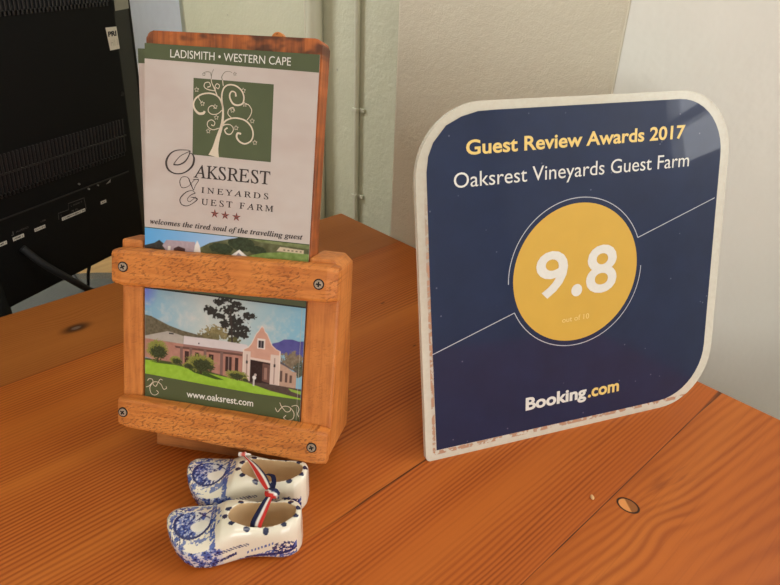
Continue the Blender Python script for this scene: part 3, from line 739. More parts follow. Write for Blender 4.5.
    # drive, lawn, shrubs
    put(inpoly(U, V, [(62, 16), (62, 24), (68, 22.4), (80, 22.6), (99, 22), (99, 16)]), (84, 70, 64), 22)
    put(inpoly(U, V, [(0, 28.6), (20, 28), (40, 25.5), (64, 22), (64, 20), (0, 24)]), (76, 84, 46), 40)
    put(inpoly(U, V, [(0, 27.2), (12, 27.2), (22, 26.2), (40, 24.2), (58, 22.6), (66, 21.6), (80, 18.4), (99, 16.2), (99, 14), (0, 14)]), (152, 192, 60), 26, N2)
    put(inpoly(U, V, [(91, 21.5), (99, 20.6), (99, 18.6), (93, 19.8)]), (146, 178, 72), 20)
    put(inpoly(U, V, [(3, 26.8), (8, 26.2), (19, 26.4), (12, 27.4)]), (62, 84, 34)); put(inpoly(U, V, [(27, 25.6), (32, 23.2), (46, 20.8), (51, 21.2), (40, 24.4)]), (58, 80, 32))
    for x, y, rx, ry in ((8, 34.6, 7.4, 6.8), (20, 29.5, 4.4, 2.6), (36, 29.8, 10, 6), (28, 27.4, 4, 2.4), (58.5, 25.2, 7.4, 3.3), (64, 23.4, 2.4, 1.5)):
        put(blob(x, y, rx * 1.05, ry * 1.05, .5, N3), (136, 138, 66), 60, N3)
        put(blob(x + rx * .12, y - ry * .22, rx * .86, ry * .78, .6, N3), (56, 64, 36), 56, N3)
    put((abs(U - 8.3) < .5) & (V < 29) & (V > 26.6), (70, 58, 40)); put((abs(U - 36) < .7) & (V < 25) & (V > 23), (60, 54, 34))
    put((abs(U - 69.5) < .5) & (V > 20) & (V < 25), (206, 202, 196)); put(np.hypot(U - 69.8, V - 25.4) < 1.2, (226, 222, 218)); put(np.hypot(U - 70.4, V - 27.2) < .8, (206, 186, 176))
    return np.clip(c, 0, 255)
def make_brochure(matrix, label, full):
    b = thing('brochure', label, 'brochure', matrix, 'brochures in the wooden holder')
    bm = bmesh.new(); add_box(bm, 0, .099, 0, .210, -.0003, 0.0); obj('sheet', bm, M_paper, b)
    e = .00004
    bm = bmesh.new(); flat_poly(bm, [(0, 201.9), (99, 200.9), (99, 210), (0, 210)], e)
    obj('header_band', bm, M_pgreen, b)
    if not full: return b
    bm = bmesh.new(); flat_poly(bm, [(0, 71.6), (99, 71.6), (99, 98), (0, 98)], e); obj('middle_band', bm, M_pgreen, b)
    bm = bmesh.new(); flat_poly(bm, [(0, 0), (99, 0), (99, 15.5), (70, 15.4), (40, 16.6), (0, 18.4)], e * 4)
    o = obj('footer_band', bm, M_pgreen, b)
    photo_grid('printed_photo', 0, 99, 95.2, 108.8, .30, e * 2, paint_strip, M_photo, b)['label'] = 'narrow printed photo of a gabled roof, hill and garden'
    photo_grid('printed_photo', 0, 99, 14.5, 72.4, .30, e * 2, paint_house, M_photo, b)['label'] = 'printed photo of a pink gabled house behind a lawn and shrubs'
    bm = bmesh.new(); stroke(bm, [(0, 72.5, .9), (99, 72.0, .9)], e * 3, smooth=False); obj('rule', bm, plain('printed_black_green', (24, 30, 22), 0.4), b)
    # emblem: green square with a curling tree
    bm = bmesh.new(); flat_poly(bm, [(28.65, 152.4), (74.5, 152.1), (74.4, 193.3), (28.65, 193.6)], e)
    S = {'t': [(41.3, 152.5, 5.68), (42.2, 157.1, 3.1), (43.6, 163.1, 2.06), (45.4, 169.0, 1.45), (46.1, 173.9, 1.14), (46.0, 178.7, .93), (45.1, 181.9, .83), (43.6, 184.2, .72), (41.0, 185.7, .72), (37.4, 186.1, .72), (33.2, 185.1, .72), (30.1, 182.7, .83), (28.9, 179.8, .83), (29.7, 177.0, 1.03), (32.1, 175.0, 1.14), (34.7, 175.3, 1.24), (35.5, 176.5, .93)],
         'b2': [(46.0, 178.7, .83), (45.2, 183.4, .83), (45.4, 187.1, .72), (46.8, 190.1, .72), (49.6, 191.4, .72), (53.2, 191.0, .72), (56.3, 188.9, .72), (57.8, 185.7, .72), (57.3, 182.3, .72), (54.6, 181.0, .83), (51.8, 181.6, .83), (50.0, 184.2, .83), (49.8, 186.5, .72), (50.9, 188.0, .62), (52.8, 187.5, .62), (53.3, 185.5, .93)],
         'b3': [(45.4, 169.0, .93), (47.6, 172.1, .83), (51.2, 173.8, .72), (55.3, 174.1, .72), (59.5, 173.0, .72), (62.7, 169.9, .72), (63.8, 166.2, .72), (62.7, 162.7, .72), (59.4, 160.8, .72), (56.2, 161.7, .83), (54.4, 164.0, .93), (54.9, 166.1, .93), (56.9, 165.9, .93)],
         's1': [(45.6, 168.9, .52), (47.6, 170.2, .52), (50.7, 170.2, .41), (52.4, 168.1, .41), (50.9, 165.4, .52), (48.5, 165.4, .62), (47.4, 167.3, .62), (49.0, 168.6, .83)],
         's2': [(60.0, 173.5, .41), (61.8, 176.0, .41), (62.5, 178.9, .41), (60.7, 181.6, .41), (58.1, 181.9, .31)],
         's3': [(50.9, 174.1, .41), (49.0, 176.0, .41), (49.5, 178.4, .41), (51.8, 179.6, .41), (52.9, 177.7, .31)],
         's4': [(45.5, 177.7, .41), (43.0, 175.6, .41), (39.7, 175.1, .41), (37.6, 176.6, .41), (38.0, 178.8, .41), (40.1, 179.7, .41), (41.9, 178.2, .31)],
         's5': [(44.0, 168.0, .41), (40.4, 166.9, .41), (37.5, 168.4, .41), (37.4, 170.8, .41), (39.5, 172.1, .41), (41.5, 170.9, .41), (40.9, 169.1, .41), (39.4, 169.5, .52)],
         's6': [(42.8, 184.6, .52), (40.9, 188.7, .52), (39.3, 191.6, .41), (38.9, 193.6, .41)],
         's7': [(41.3, 187.6, .41), (37.3, 188.0, .41), (35.0, 189.2, .41), (35.4, 191.3, .41), (37.7, 191.8, .41), (38.5, 190.0, .41), (36.8, 189.2, .52)],
         's8': [(41.7, 186.9, .41), (41.2, 189.7, .41), (42.2, 191.4, .41), (43.7, 190.6, .41), (43.1, 188.9, .41), (41.8, 189.5, .41)],
         's9': [(32.2, 184.8, .31), (32.0, 182.9, .31), (33.8, 180.8, .31)], 's10': [(45.9, 190.6, .41), (45.4, 193.4, .41)]}
    for q in S.values(): stroke(bm, q, e * 3, 1.12, mi=1)
    D = {'d1': [(38.9, 193.7, .41), (39.2, 196.6, .31), (40.2, 198.8, .21)], 'd2': [(39.0, 194.6, .31), (38.2, 197.0, .31), (36.1, 197.2, .31), (34.2, 196.5, .21)], 'd3': [(45.4, 193.7, .41), (44.9, 195.1, .41), (46.6, 197.7, .31), (49.4, 198.2, .21), (50.7, 197.6, .21)]}
    for q in D.values(): stroke(bm, q, e * 3, 1.1, mi=2)
    def star(x, y, r, mi):
        q = []
        for k in range(11):
            a = k * math.pi / 5 + .4; rr = r if k % 2 == 0 else r * .5
            q.append((x + rr * math.cos(a), y + rr * math.sin(a), .3))
        stroke(bm, q, e * 3, smooth=False, mi=mi)
    for x, y in ((30.6, 187.5), (34.1, 180.4), (37.8, 166.0), (41.5, 179.3), (42.3, 173.6), (51.5, 178.1), (57.4, 188.9), (58.4, 181.7), (63.0, 173.3), (53.9, 168.9), (65.0, 161.9)): star(x, y, 1.35, 1)
    for x, y in ((52.3, 197.2), (34.6, 195.8)): star(x, y, 1.0, 2)
    o = obj('tree_emblem', bm, [M_pgreen, M_cream, plain('printed_grey_green', (120, 116, 100), 0.4)], b); o['label'] = 'green square emblem with a cream curling tree'
    # lettering, one part for every line
    z = e * 6
    def line(name, mats, fn, label=None):
        bm = bmesh.new(); fn(bm); o = obj(name, bm, mats, b)
        if label: o['label'] = label
    line('header_lettering', M_pwhite, lambda m: text(m, 'LADISMITH \u2022 WESTERN CAPE', 15.1, 83.4, 203.4, 4.1, z, .0), 'white header lettering')
    SW = {'name': [[(27.4, 154.4, .29), (25.2, 154.6, .38), (19.2, 153.9, .48), (15.3, 151.5, .86), (13.1, 147.1, 1.25), (14.3, 143.0, 1.15), (18.4, 141.0, .67), (23.9, 141.9, .67), (28.5, 145.7, 1.15), (29.8, 149.9, 1.25), (28.7, 152.6, .67), (27.0, 152.9, .29)],
              [(27.4, 154.4, .57), (26.7, 151.8, .67), (24.5, 148.3, .77), (20.8, 146.1, .67), (17.5, 145.9, .77)], [(27.4, 154.2, .38), (22.2, 151.4, .38), (19.5, 148.8, .38), (17.5, 145.9, .48)]],
          'v': [[(29.7, 132.5, .38), (27.8, 136.5, .67), (26.2, 139.4, .38), (22.9, 139.4, .29), (21.4, 136.7, .38), (22.7, 133.5, .38), (26.5, 134.5, .29), (30.2, 138.4, .29), (32.8, 139.0, .48)], [(29.7, 132.5, .29), (31.0, 135.7, .29), (32.6, 138.6, .38), (29.2, 138.7, .29)]],
          'g': [[(30.9, 131.1, .38), (28.7, 132.3, .29), (25.0, 130.9, .48), (21.7, 127.1, .57), (22.6, 124.0, .48), (26.1, 123.4, .38), (30.1, 125.7, .38), (32.0, 128.0, .67), (28.1, 128.6, .29)], [(30.9, 131.1, .48), (28.1, 129.7, .38), (26.1, 127.2, .29), (27.6, 125.9, .29), (31.1, 129.1, .29)]]}
    def swash(m, k):
        for q in SW[k]: stroke(m, q, z, 0.95)
    line('name_lettering', M_brown, lambda m: (text(m, ital('AKSREST'), 29.6, 74.6, 139.8, 7.2, z, .008, -.24, ref=ital('E')), swash(m, 'name')), 'large dark serif name with a swash capital')
    line('name_lettering', M_brown, lambda m: (text(m, ital('INEYARDS'), 34.4, 74.0, 131.6, 3.2, z, .006, -.24, ref=ital('E'), space=1.45), swash(m, 'v')), 'small spaced dark serif line with a swash capital')
    line('name_lettering', M_brown, lambda m: (text(m, ital('UEST FARM'), 34.5, 77.2, 124.9, 3.4, z, .006, -.24, ref=ital('E'), space=1.4), swash(m, 'g')), 'lowest spaced dark serif line with a swash capital')
    line('slogan_lettering', M_brown, lambda m: text(m, boldital('welcomes the tired soul of the travelling guest'), 3.3, 95.0, 111.0, 3.0, z, .006, ref=boldital('I')), 'dark italic slogan')
    for x, y in ((42.7, 120.5), (49.0, 120.2), (55.7, 119.9)):      # three faceted stars
        bm = bmesh.new()
        for k in range(5):
            a = math.pi / 2 + k * 2 * math.pi / 5; R_, r_ = 2.7, 1.05
            p = (x + R_ * math.cos(a), y + R_ * math.sin(a)); l = (x + r_ * math.cos(a + math.pi / 5), y + r_ * math.sin(a + math.pi / 5)); r = (x + r_ * math.cos(a - math.pi / 5), y + r_ * math.sin(a - math.pi / 5))
            flat_poly(bm, [(x, y), p, l], z, 0); flat_poly(bm, [(x, y), r, p], z, 1)
        obj('star', bm, [M_rose, M_brown], b)
    line('web_address', M_pwhite, lambda m: text(m, 'www.oaksrest.com', 27.3, 69.8, 6.9, 4.3, z, .012, ref='k'), 'white web address')
    for grp in ([[(0.7, 9.6), (3.0, 10.8), (5.1, 13.2), (8.0, 14.0), (10.6, 12.7), (12.3, 9.9), (14.2, 10.7), (13.9, 11.9)], [(5.1, 13.2), (3.3, 9.6), (4.3, 5.9), (6.8, 5.2), (8.9, 7.0), (7.6, 8.4)], [(1.7, 14.0), (3.0, 15.4), (5.1, 14.9), (5.5, 12.0), (7.2, 11.0), (8.5, 13.3), (10.1, 16.0), (11.6, 15.6)]],
              [[(83.6, 8.2), (85.2, 5.9), (87.0, 8.2), (88.8, 9.9), (92.2, 9.9), (95.2, 6.9), (94.9, 2.9), (91.6, 1.4), (89.2, 2.5), (90.5, 4.4)], [(86.3, 12.0), (87.4, 9.7), (90.4, 6.7), (92.8, 7.5), (93.1, 9.6)], [(93.6, 10.6), (96.8, 11.6), (98.3, 9.4), (97.6, 6.4), (98.4, 4.5)]]):
        bm = bmesh.new()
        for q in grp: stroke(bm, [(x, y, .42) for x, y in q], e * 6)
        obj('scroll_ornament', bm, M_cream, b)
    bm = bmesh.new()      # folded edges of the leaflet
    stroke(bm, [(96.9, 2, .2), (96.9, 71, .2)], e * 7, smooth=False)
    obj('fold_line', bm, plain('fold_edge', (186, 180, 168), 0.4), b)
    return b
b1 = make_brochure(HM, 'printed brochure with green header and tree emblem, standing at the front of the wooden holder', True)
b2m = HM @ Matrix.Translation((-.0077, -.0006, -.0212)) @ Matrix.Rotation(math.radians(2.3), 4, 'Z')
b2 = make_brochure(b2m, 'second brochure mostly hidden, its left edge peeking out behind the front brochure', False)

# ------------------------------------------------------------------ award plaque
SM = frame_matrix((0.02734531, 0.31554353, 0), (0.93460435, 0.35568905, 0), (-0.08737345, 0.22958145, 0.9693597), (0.34479063, -0.9059678, 0.24564561))
plq = thing('award_plaque', 'navy review award plaque with clear acrylic border leaning beside the wall', 'award plaque', SM)
def outline(x0, x1, y0, y1, rtl, rtr, rbr, rbl, n=10):
    pts = []
    for cx_, cy_, r, a0 in ((x1 - rbr, y0 + rbr, rbr, -90), (x1 - rtr, y1 - rtr, rtr, 0), (x0 + rtl, y1 - rtl, rtl, 90), (x0 + rbl, y0 + rbl, rbl, 180)):
        for a in np.linspace(a0, a0 + 90, n): pts.append((cx_ + r * math.cos(math.radians(a)), cy_ + r * math.sin(math.radians(a))))
    return pts
def acrylic():
    t = NT('frosted_acrylic'); v, x, y, z = t.obj()
    n = t.noise(v, 260.0, 3.0, 0.6); n2 = t.noise(v, 900.0, 2.0)
    # flaked brown strip of the backing along the left and the bottom edge
    inl = t.mul(t.mul(t.step(x, .0052, .0060), t.sub(1.0, t.step(x, .0074, .0080))), t.mul(t.step(y, .004, .006), t.sub(1.0, t.step(y, .13, .19))))
    inb = t.mul(t.mul(t.step(y, .0034, .0042), t.sub(1.0, t.step(y, .0062, .0068))), t.step(x, .006, .007))
    low = t.step(t.noise(t.xyz(t.mul(x, 160.0), t.mul(y, 160.0), 2.0), 1.0, 3.0, 0.65), 0.44, 0.52)
    fl = t.math('MINIMUM', 1.0, t.add(t.mul(inl, t.add(0.15, t.mul(low, .7))), t.mul(inb, t.mul(low, .85))))
    c = t.mix(t.mul(t.step(n, 0.35, 0.65), 0.35), srgb(240, 236, 218), srgb(226, 218, 196))
    c = t.mix(fl, c, srgb(186, 128, 92))
    t.set(Base_Color=c, Roughness=0.25)
    tr = t.n('ShaderNodeBsdfTransparent'); mx = t.n('ShaderNodeMixShader')
    fac = t.math('MAXIMUM', t.sub(0.66, t.mul(t.step(y, .04, .16), 0.22)), t.mul(fl, 0.95))
    t.put(mx.inputs[0], fac); t.t.links.new(tr.outputs[0], mx.inputs[1]); t.t.links.new(t.p.outputs[0], mx.inputs[2])
    t.t.links.new(mx.outputs[0], t.out.inputs['Surface'])
    return t.m
M_acr = acrylic()
bm = bmesh.new()
oo = outline(0.7, 231.8, 0.0, 224.3, 44, 43, 43, 3.5, 14)
add_prism(bm, [(x * MM, y * MM) for x, y in oo], -.0036, 0.0, .0006, 2)
obj('acrylic_panel', bm, M_acr, plq)
def navy():
    t = NT('navy_print'); v, x, y, z = t.obj()
    n = t.noise(v, 30.0, 4.0, 0.6); sc_ = t.noise(t.xyz(t.mul(x, 60.0), t.mul(y, 900.0), 0.0), 1.0, 3.0)
    c = t.ramp(n, [(0.3, srgb(24, 37, 66)), (0.7, srgb(28, 43, 75))])
    vo = t.n('ShaderNodeTexVoronoi'); t.put(vo.inputs['Vector'], v); vo.inputs['Scale'].default_value = 95.0
    c = t.mix(t.mul(t.sub(1.0, t.step(vo.outputs['Distance'], 0.03, 0.07)), 0.35), c, srgb(150, 150, 170))
    t.p.inputs['Coat Weight'].default_value = 0.55; t.p.inputs['Coat Roughness'].default_value = 0.03; t.p.inputs['Specular IOR Level'].default_value = 0.25
    return t.set(Base_Color=c, Roughness=0.35)
e = .00006
bm = bmesh.new()
# printed face: three rounded corners, faceted at the upper left
inner = [(8.2, 6.9), (62, 6.6), (160, 5.9)] + [(x, y) for x, y in outline(8.2, 224.6, 6.0, 219.2, 38, 38, 38, 1, 12)[0:24]] + [(155, 219.1), (52, 218.8), (41.1, 218.5), (30.4, 216.0), (20.6, 211.5), (12.3, 202.4), (8.9, 194.7), (7.6, 186), (7.4, 120)]
flat_poly(bm, inner, e)
obj('printed_face', bm, navy(), plq)
M_yel = plain('printed_yellow', (212, 170, 72), 0.3, 0, 0.02, 60)
M_ywh = plain('printed_plaque_white', (226, 224, 214), 0.3, 0, 0.02)
M_yle = plain('printed_pale_yellow', (234, 204, 122), 0.3, 0, 0.02)
bm = bmesh.new()
cc = (112.0, 112.4); flat_poly(bm, [(cc[0] + 47.6 * math.cos(a), cc[1] + 46.4 * math.sin(a)) for a in np.linspace(0, 2 * math.pi, 72, endpoint=False)], e * 2)
o = obj('score_disc', bm, M_yel, plq); o['label'] = 'round yellow score disc'
def pl(name, mat, fn, label):
    bm = bmesh.new(); fn(bm); o = obj(name, bm, mat, plq); o['label'] = label
pl('title_lettering', M_yle, lambda m: text(m, 'Guest Review Awards 2017', 33.0, 192.7, 194.0, 8.6, e * 4, .022), 'pale yellow bold award title')
pl('name_lettering', M_ywh, lambda m: text(m, 'Oaksrest Vineyards Guest Farm', 24.7, 197.8, 175.4, 8.8, e * 4, .0), 'thin white guest farm name')
pl('score_lettering', M_ywh, lambda m: (text(m, '9', 81.0, 104.9, 98.2, 31.4, e * 4, .018, ref='9'), text(m, '8', 119.1, 143.4, 96.4, 33.0, e * 4, .018, ref='8'),
   flat_poly(m, [(112.1 + 4.2 * math.cos(a), 100.9 + 4.2 * math.sin(a)) for a in np.linspace(0, 2 * math.pi, 28, endpoint=False)], e * 4)), 'big white score 9.8')
pl('small_lettering', plain('printed_soft_yellow', (238, 212, 140), 0.3), lambda m: text(m, 'out of 10', 101.4, 122.5, 79.8, 3.6, e * 4, 0), 'faint small lettering under the score')
pl('brand_lettering', M_ywh, lambda m: text(m, 'Booking', 74.2, 122.6, 21.3, 9.4, e * 4, .035), 'white part of the lettering at the foot')
pl('brand_lettering', M_yle, lambda m: text(m, '.com', 124.0, 150.0, 20.9, 9.4, e * 4, .03), 'yellow part of the lettering at the foot')
bm = bmesh.new()
arc = lambda a0, a1: [(cc[0] + 51.0 * math.cos(math.radians(a)), cc[1] + 49.8 * math.sin(math.radians(a)), .55) for a in np.linspace(a0, a1, 50)]
stroke(bm, arc(22, 181), e * 3, smooth=False); stroke(bm, arc(-1, -156), e * 3, smooth=False)
p = arc(22, 23)[0]; stroke(bm, [p, (222.6, 152.0, .55)], e * 3, smooth=False)
p = arc(-156, -155)[0]; stroke(bm, [p, (7.4, 73.6, .55)], e * 3, smooth=False)
obj('outline_ring', bm, plain('printed_thin_line', (190, 192, 196), 0.3), plq)
bm = bmesh.new()     # clear prop behind, keeping it upright
sv = SM.inverted()
hz = lambda x, d: sv @ Vector((SM @ Vector((x, 0, 0))) - Vector((0.34479063, -0.9059678, 0)).normalized() * d)
for x in (.10, .13):
    pass
q = []
for x in (.095, .135):
    a = Vector((x, .085, -.0038)); b = hz(x, .062); a2 = Vector((x, .092, -.0038)); b2_ = hz(x, .067)
    q.append((a, b, b2_, a2))
add_hexa(bm, [q[0][0], q[0][1], q[1][1], q[1][0], q[0][3], q[0][2], q[1][2], q[1][3]])
bmesh.ops.recalc_face_normals(bm, faces=bm.faces[:])
obj('rear_prop', bm, M_acr, plq)

# ------------------------------------------------------------------ the pair of delft clogs
def evaluated_mesh(o):
    dg = bpy.context.evaluated_depsgraph_get(); me = bpy.data.meshes.new_from_object(o.evaluated_get(dg))
    return me
def interp(t, xs, ys): return float(np.interp(t, xs, ys))
LEN = 75.0
XS = [0, 1.2, 3.5, 7, 12, 18, 25, 32, 40, 48, 56, 64, 69, 72.5, 74.4, 75]
HWN = [0, 5.0, 9.4, 13.4, 16.6, 18.0, 17.6, 15.8, 13.4, 12.4, 12.4, 12.4, 11.2, 8.6, 5.2, 0]
BOT = [15.5, 13.0, 10.0, 6.6, 3.4, 1.2, 0, 0, 0.6, 1.6, 1.2, 0, 0, 0.6, 2.4, 6]
YOFF = [5.0, 4.4, 3.4, 2.2, 1.0, 0.2, 0, 0, 0, 0, 0, 0, 0, 0, 0, 0]
TOPZ = [17.0, 18.6, 18.8, 18.2, 17.6, 17.8, 19.8, 24.2, 25.6, 24.6, 24.2, 25.2, 26.2, 26.4, 25.4, 20]
def clog_mesh():
    bm = bmesh.new(); N = 40; rings = []
    xs = np.concatenate([np.linspace(0.05, 4, 8), np.linspace(5, 70, 44), np.linspace(70.8, 74.95, 9)])
    for x in xs:
        w, b, tt = interp(x, XS, HWN), interp(x, XS, BOT), interp(x, XS, TOPZ)
        w = max(w, .4); cz, hz_ = (b + tt) / 2, max((tt - b) / 2, .4); ring = []
        for a in np.linspace(0, 2 * math.pi, N, endpoint=False):
            ca, sa = math.cos(a), math.sin(a); pw = 2 / (2.4 + 1.4 * min(max((x - 28) / 10, 0), 1)) if sa > 0 else 2 / 5.5
            y = w * math.copysign(abs(ca) ** pw, ca); z = cz + hz_ * math.copysign(abs(sa) ** pw, sa)
            ring.append(bm.verts.new((x, y + interp(x, XS, YOFF), z)))
        rings.append(ring)
    for A, B in zip(rings, rings[1:]):
        for k in range(N): bm.faces.new((A[k], A[(k + 1) % N], B[(k + 1) % N], B[k]))
    bm.faces.new(list(reversed(rings[0]))); bm.faces.new(rings[-1])
    bmesh.ops.recalc_face_normals(bm, faces=bm.faces[:])
    body = obj('clog_body', bm)
    bm = bmesh.new(); rings = []; N = 48                       # the hollow for the foot
    for z, k, fx in ((4.5, .30, 2.0), (5.2, .62, 1.4), (7.0, .80, 1.0), (11, .90, .6), (18, .97, .2), (24, 1.0, 0), (40, 1.08, 0)):
        ring = []
        for a in np.linspace(0, 2 * math.pi, N, endpoint=False):
            ca, sa = math.cos(a), math.sin(a)
            rx = 18.2; ry = 8.6
            ring.append(bm.verts.new((53.2 - fx + rx * k * math.copysign(abs(ca) ** .9, ca), ry * k * math.copysign(abs(sa) ** .9, sa), z)))
        rings.append(ring)
    for A, B in zip(rings, rings[1:]):
        for k in range(N): bm.faces.new((A[k], A[(k + 1) % N], B[(k + 1) % N], B[k]))
    bm.faces.new(list(reversed(rings[0]))); bm.faces.new(rings[-1]); bmesh.ops.recalc_face_normals(bm, faces=bm.faces[:])
    cut = obj('clog_cut', bm)
    m = body.modifiers.new('b', 'BOOLEAN'); m.operation = 'DIFFERENCE'; m.object = cut; m.solver = 'EXACT'
    m = body.modifiers.new('r', 'REMESH'); m.mode = 'VOXEL'; m.voxel_size = 0.45
    m = body.modifiers.new('s', 'SMOOTH'); m.iterations = 6; m.factor = 0.5
    me = evaluated_mesh(body)
    for o in (body, cut):
        d = o.data; bpy.data.objects.remove(o); bpy.data.meshes.remove(d)
    return me
def paint_clog(me, seed):
    n = len(me.vertices); co = np.empty(n * 3); me.vertices.foreach_get('co', co); co = co.reshape(-1, 3)
    no = np.empty(n * 3); me.vertices.foreach_get('normal', no); no = no.reshape(-1, 3)
    X, Y, Z = co.T
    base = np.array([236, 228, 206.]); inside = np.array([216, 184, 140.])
    c = np.tile(base, (n, 1))
    e2 = ((X - 53.0) / 18.4) ** 2 + (Y / 8.8) ** 2
    ins = (e2 < 1.0) & (Z > 3.9) & ((Z < 20.0) | (e2 < .90)) & (no[:, 2] * 0 + 1 > 0)
    # inner faces point to the axis
    axis = -(np.stack([(X - 53.0) / 18.4 ** 2, Y / 8.8 ** 2], 1) * no[:, :2]).sum(1)
    ins = (e2 < 1.06) & (Z > 3.9) & ((axis > .02) | (no[:, 2] > .5)) & ~((no[:, 2] > .55) & (Z > 19))
    f1 = fnoise(X, Y, .55, seed + 1); f2 = fnoise(X, Z, .5, seed + 2); f3 = fnoise(X * 1.2, Y, .9, seed + 3); f4 = fnoise(X, Z * 1.2, 1.0, seed + 4)
    blue = np.array([66, 88, 160.]); deep = np.array([30, 38, 92.]); pale = np.array([150, 164, 206.]); lil = np.array([196, 198, 216.])
    def put(m, col, a=1.0):
        a = np.broadcast_to(a, (n,))[m][:, None]; c[m] = c[m] * (1 - a) + np.asarray(col) * a
    out = ~ins
    top = out & (no[:, 2] > .10) & (X < 33)
    # vamp: landscape in an oval, water dark blue, pale island, windmill, tree border
    ev = np.hypot((X - 15.5) / 10.5, (Y - 0.0) / 9.6)
    put(top & (ev < 1.0), (214, 216, 222), .8)
    put(top & (ev < .97) & (X < 17 - (Y + 2) * .2) & (f3 > .34), blue, .55 + .45 * (f3 > .5))
    put(top & (ev < .9) & (f3 > .60) & (X < 20), deep, .85)
    put(top & (np.hypot((X - 19.5) / 5.0, (Y + 2.2) / 3.6) < 1.0), (238, 234, 222))
    put(top & (ev > .88) & (ev < 1.03) & ((Y < 1) | (X < 9)), deep, .9)
    put(top & (np.hypot((X - 20.5) / 1.3, (Y - 4.6) / 2.8) < 1), blue, .95)
    for s in (-1, 1): put(top & (abs((Y - 5.2) - s * (X - 20.5) * .8) < .45) & (abs(X - 20.5) < 4.0), deep, .8)
    put(top & (abs(X - 26.5 + .1 * Y) < 1.5 + .9 * (f1 - .5)) & (f3 > .36), blue, .9)
    put(top & (ev > 1.05) & (X < 12) & (f3 > .56), deep, .8)
    # band of flowers round the oval and on the sides
    zbm = np.interp(X, XS, BOT); side_ = out & (no[:, 2] < .62) & (Z - zbm > 2.4) & (X > 1.5)
    put(side_ & (X < 33) & (Z < 15.5), lil, .6)
    fl = side_ & (X < 30) & (Z < 17) & (f4 > .57); put(fl, blue, .8); put(side_ & (X < 30) & (Z < 16) & (f4 > .66), deep, .9)
    put(out & (no[:, 2] > .2) & (X < 33) & (ev > 1.05) & (ev < 1.5) & (f1 > .5), blue, .7)
    for k, (fx, fz) in enumerate(((15, 6.5), (19, 10.5), (22, 7.5), (26, 11.5), (29, 8), (24, 14), (11, 9), (31, 13.5), (17, 13.5), (28, 5))):
        r = np.hypot(X - fx, Z - fz); th = np.arctan2(Z - fz, X - fx)
        put(side_ & (r < 1.9 + .5 * np.cos(5 * th)), blue, .9); put(side_ & (r < .7), deep, 1)
    # feather leaf and heel wave
    zl = 12.5 + (X - 32) * .16
    put(side_ & (X > 29) & (X < 47) & (abs(Z - zl) < 1.3 - .02 * (X - 29)) & (np.mod(X * 1.0 + (Z - zl) * .9, 1.7) < .95), deep, .85)
    put(side_ & (X > 27) & (X < 40) & (abs(Z - (5.2 + (X - 27) * .32)) < 1.1) & (f4 > .36), deep, .9)
    zh = 4.6 + np.maximum(0, X - 44) * .12
    put(side_ & (X > 40) & (X < 72) & (Z < zh + 5.5 * np.clip((X - 46) / 20, 0, 1)) & (f4 > .40), blue, .9)
    put(side_ & (X > 44) & (X < 72) & (abs(Z - zh) < .9) & (f2 > .3), deep, .9)
    put(side_ & (X > 52) & (X < 72) & (np.hypot((X - 65) / 6, (Z - 11) / 4.6) < 1) & (f4 > .45), deep, .85)
    put(side_ & (X > 45) & (X < 60) & (abs(Z - (8.5 + (X - 45) * .42)) < .9) & (np.mod(X, 1.9) < 1.0), blue, .85)
    put(out & ((Z - zbm < 2.4) | (X < 1.2)), base)
    for k in range(9): put(side_ & (X > 6 + k * 2.6) & (X < 7.3 + k * 2.6) & (Z - zbm > 2.6) & (Z - zbm < 4.6), deep, .85)
    # dabs round the rim
    for k, a in enumerate(np.linspace(0, 2 * math.pi, 12, endpoint=False) + .15):
        px, py = 53.0 + 19.9 * math.cos(a), 10.4 * math.sin(a)
        put(out & (Z > 18) & (no[:, 2] > .0) & (np.hypot((X - px) / 1.75, (Y - py) / 1.4) < 1 + .5 * (f1 - .5)), (32, 38, 70), .95)
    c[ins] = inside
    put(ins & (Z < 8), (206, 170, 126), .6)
    colour_attr(me, lin(np.clip(c, 0, 255)))
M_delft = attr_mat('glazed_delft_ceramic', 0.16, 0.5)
cm = clog_mesh()
def make_clog(x_toe, y_toe, x_heel, y_heel, label, seed, mirror):
    me = cm.copy(); paint_clog(me, seed)
    sx, sy = x_heel - x_toe, y_heel - y_toe; L = math.hypot(sx, sy); k = L / LEN / 1
    rot = Matrix.Rotation(math.atan2(sy, sx), 4, 'Z')
    o = link('delft_clog', me, M_delft, None, True)
    o.matrix_world = Matrix.Translation((x_toe, y_toe, 0)) @ rot @ Matrix.Diagonal((k, k * (-1 if mirror else 1), k, 1))
    return tag(o, label, 'clog', 'pair of souvenir clogs')
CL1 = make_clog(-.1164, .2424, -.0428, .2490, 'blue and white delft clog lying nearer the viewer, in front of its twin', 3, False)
CL2 = make_clog(-.1172, .2822, -.0434, .2788, 'blue and white delft clog lying behind its twin, close under the wooden holder', 9, False)

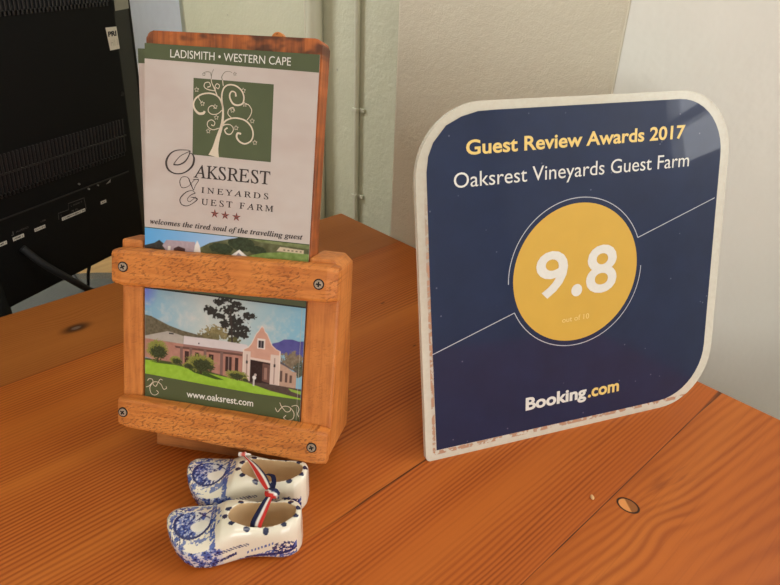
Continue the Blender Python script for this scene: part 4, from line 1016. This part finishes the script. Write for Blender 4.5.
# ribbon tying them
M_rib = attr_mat('woven_ribbon', 0.7, 0, 0.2)
rib = thing('ribbon', 'narrow red, white and blue ribbon knotting the two clogs together', 'ribbon', Matrix.Translation((-.0605, .2575, .026)))
def ribbon_strip(name, pts, widths, side_dirs, cols, n=10):
    """flat woven strip; cols = stripe colours across"""
    P = catmull(pts, n); Wd = catmull([(w,) for w in widths], n)[:, 0]; Sd = catmull(side_dirs, n)
    K = 8; verts, colr, faces = [], [], []
    for i, p in enumerate(P):
        s = Sd[i] / np.linalg.norm(Sd[i])
        for j in range(K + 1):
            q = p + s * Wd[i] * (j / K - .5); verts.append(tuple(q * MM)); 
            colr.append(cols[min(int(j / (K + 1) * len(cols)), len(cols) - 1)])
    for i in range(len(P) - 1):
        for j in range(K):
            a = i * (K + 1) + j; faces.append((a, a + 1, a + K + 2, a + K + 1))
    me = bpy.data.meshes.new(name); me.from_pydata(verts, [], faces); me.update(); colour_attr(me, lin(np.array(colr, float)))
    o = link(name, me, M_rib, None, True); m = o.modifiers.new('s', 'SOLIDIFY'); m.thickness = .0004
    return on(rib, o, Matrix.Identity(4))
RED, WHT, BLU = (196, 52, 44), (232, 226, 216), (30, 34, 66)
ribbon_strip('strand', [(-82.0, 286.4, 27.2), (-78.5, 282.2, 28.2), (-74.0, 276.5, 29), (-68.5, 268.5, 29.5), (-64.5, 262.0, 29.4), (-61.6, 257.6, 28.6)],
             [1.2, 1.6, 3.4, 5.0, 4.6, 2.8], [(.6, .5, .3), (.7, .5, .3), (.8, .45, .25), (.85, .4, .2), (.9, .35, .1), (.9, .3, .1)], [WHT, RED, RED, RED, RED, WHT, WHT, BLU, BLU])
ribbon_strip('strand', [(-66.0, 272.0, 27.6), (-62.0, 269.0, 29.4), (-60.4, 263.5, 29.6), (-60.4, 258.5, 28.6)], [1.6, 2.4, 2.6, 1.6], [(1, .3, .2)] * 4, [BLU, BLU, BLU])
ribbon_strip('strand', [(-61.0, 256.6, 28.0), (-62.4, 251.0, 28.0), (-64.4, 244.6, 26.0), (-66.0, 240.6, 23.6), (-66.8, 239.6, 19.0)],
             [3.2, 4.6, 6.0, 6.6, 6.6], [(1, -.1, 0), (1, -.25, 0), (1, -.35, .05), (1, -.35, .05), (1, -.35, .05)], [BLU, BLU, BLU, WHT, WHT, RED, RED, RED])
bm = bmesh.new(); bmesh.ops.create_icosphere(bm, subdivisions=3, radius=.0032)
for v in bm.verts: v.co = Vector((v.co.x * 1.25, v.co.y * .95, v.co.z * .85)) * (1 + .14 * math.sin(v.co.x * 2600 + v.co.z * 1900))
me = bpy.data.meshes.new('knot'); bm.to_mesh(me); bm.free()
kc = np.array([v.co[:] for v in me.vertices]); q = (kc[:, 0] * .5 + kc[:, 1] + kc[:, 2] * .4) / .0032
colour_attr(me, lin(np.where((q > .15)[:, None], np.array(BLU) + 12., np.where((q > -.25)[:, None], np.array(WHT) + 0., np.array(RED) + 0.))))
on(rib, link('knot', me, M_rib, None, True), Matrix.Translation((-.0606, .2572, .0284)))
bm = bmesh.new(); bmesh.ops.create_icosphere(bm, subdivisions=3, radius=.0018)
for v in bm.verts: v.co = Vector((v.co.x * 2.0, v.co.y * .7, v.co.z * .8)) * (1 + .25 * math.sin(v.co.x * 4200))
me = bpy.data.meshes.new('frayed_end'); bm.to_mesh(me); bm.free()
kc = np.array([v.co[:] for v in me.vertices]); colour_attr(me, lin(np.where((abs(kc[:, 0]) < .0014)[:, None], np.array([206, 96, 84.]), np.array(WHT) + 0.)))
o = on(rib, link('frayed_end', me, M_rib, None, True), Matrix.Translation((-.0826, .2872, .0278)))

# ------------------------------------------------------------------ crumb on the table
bm = bmesh.new(); bmesh.ops.create_icosphere(bm, subdivisions=2, radius=.0016)
for v in bm.verts: v.co = Vector((v.co.x * .75, v.co.y * 1.3, v.co.z * .5 + .0007)) + mnoise.noise_vector(v.co * 900) * .0003
for v in bm.verts: v.co.z = max(v.co.z, 0.0)
o = obj('wood_chip', bm, plain('pale_chip', (222, 176, 122), 0.7)); o.location = (.1296, .2907, 0.0)
tag(o, 'tiny pale wood chip lying on the table near the big knot', 'wood chip')
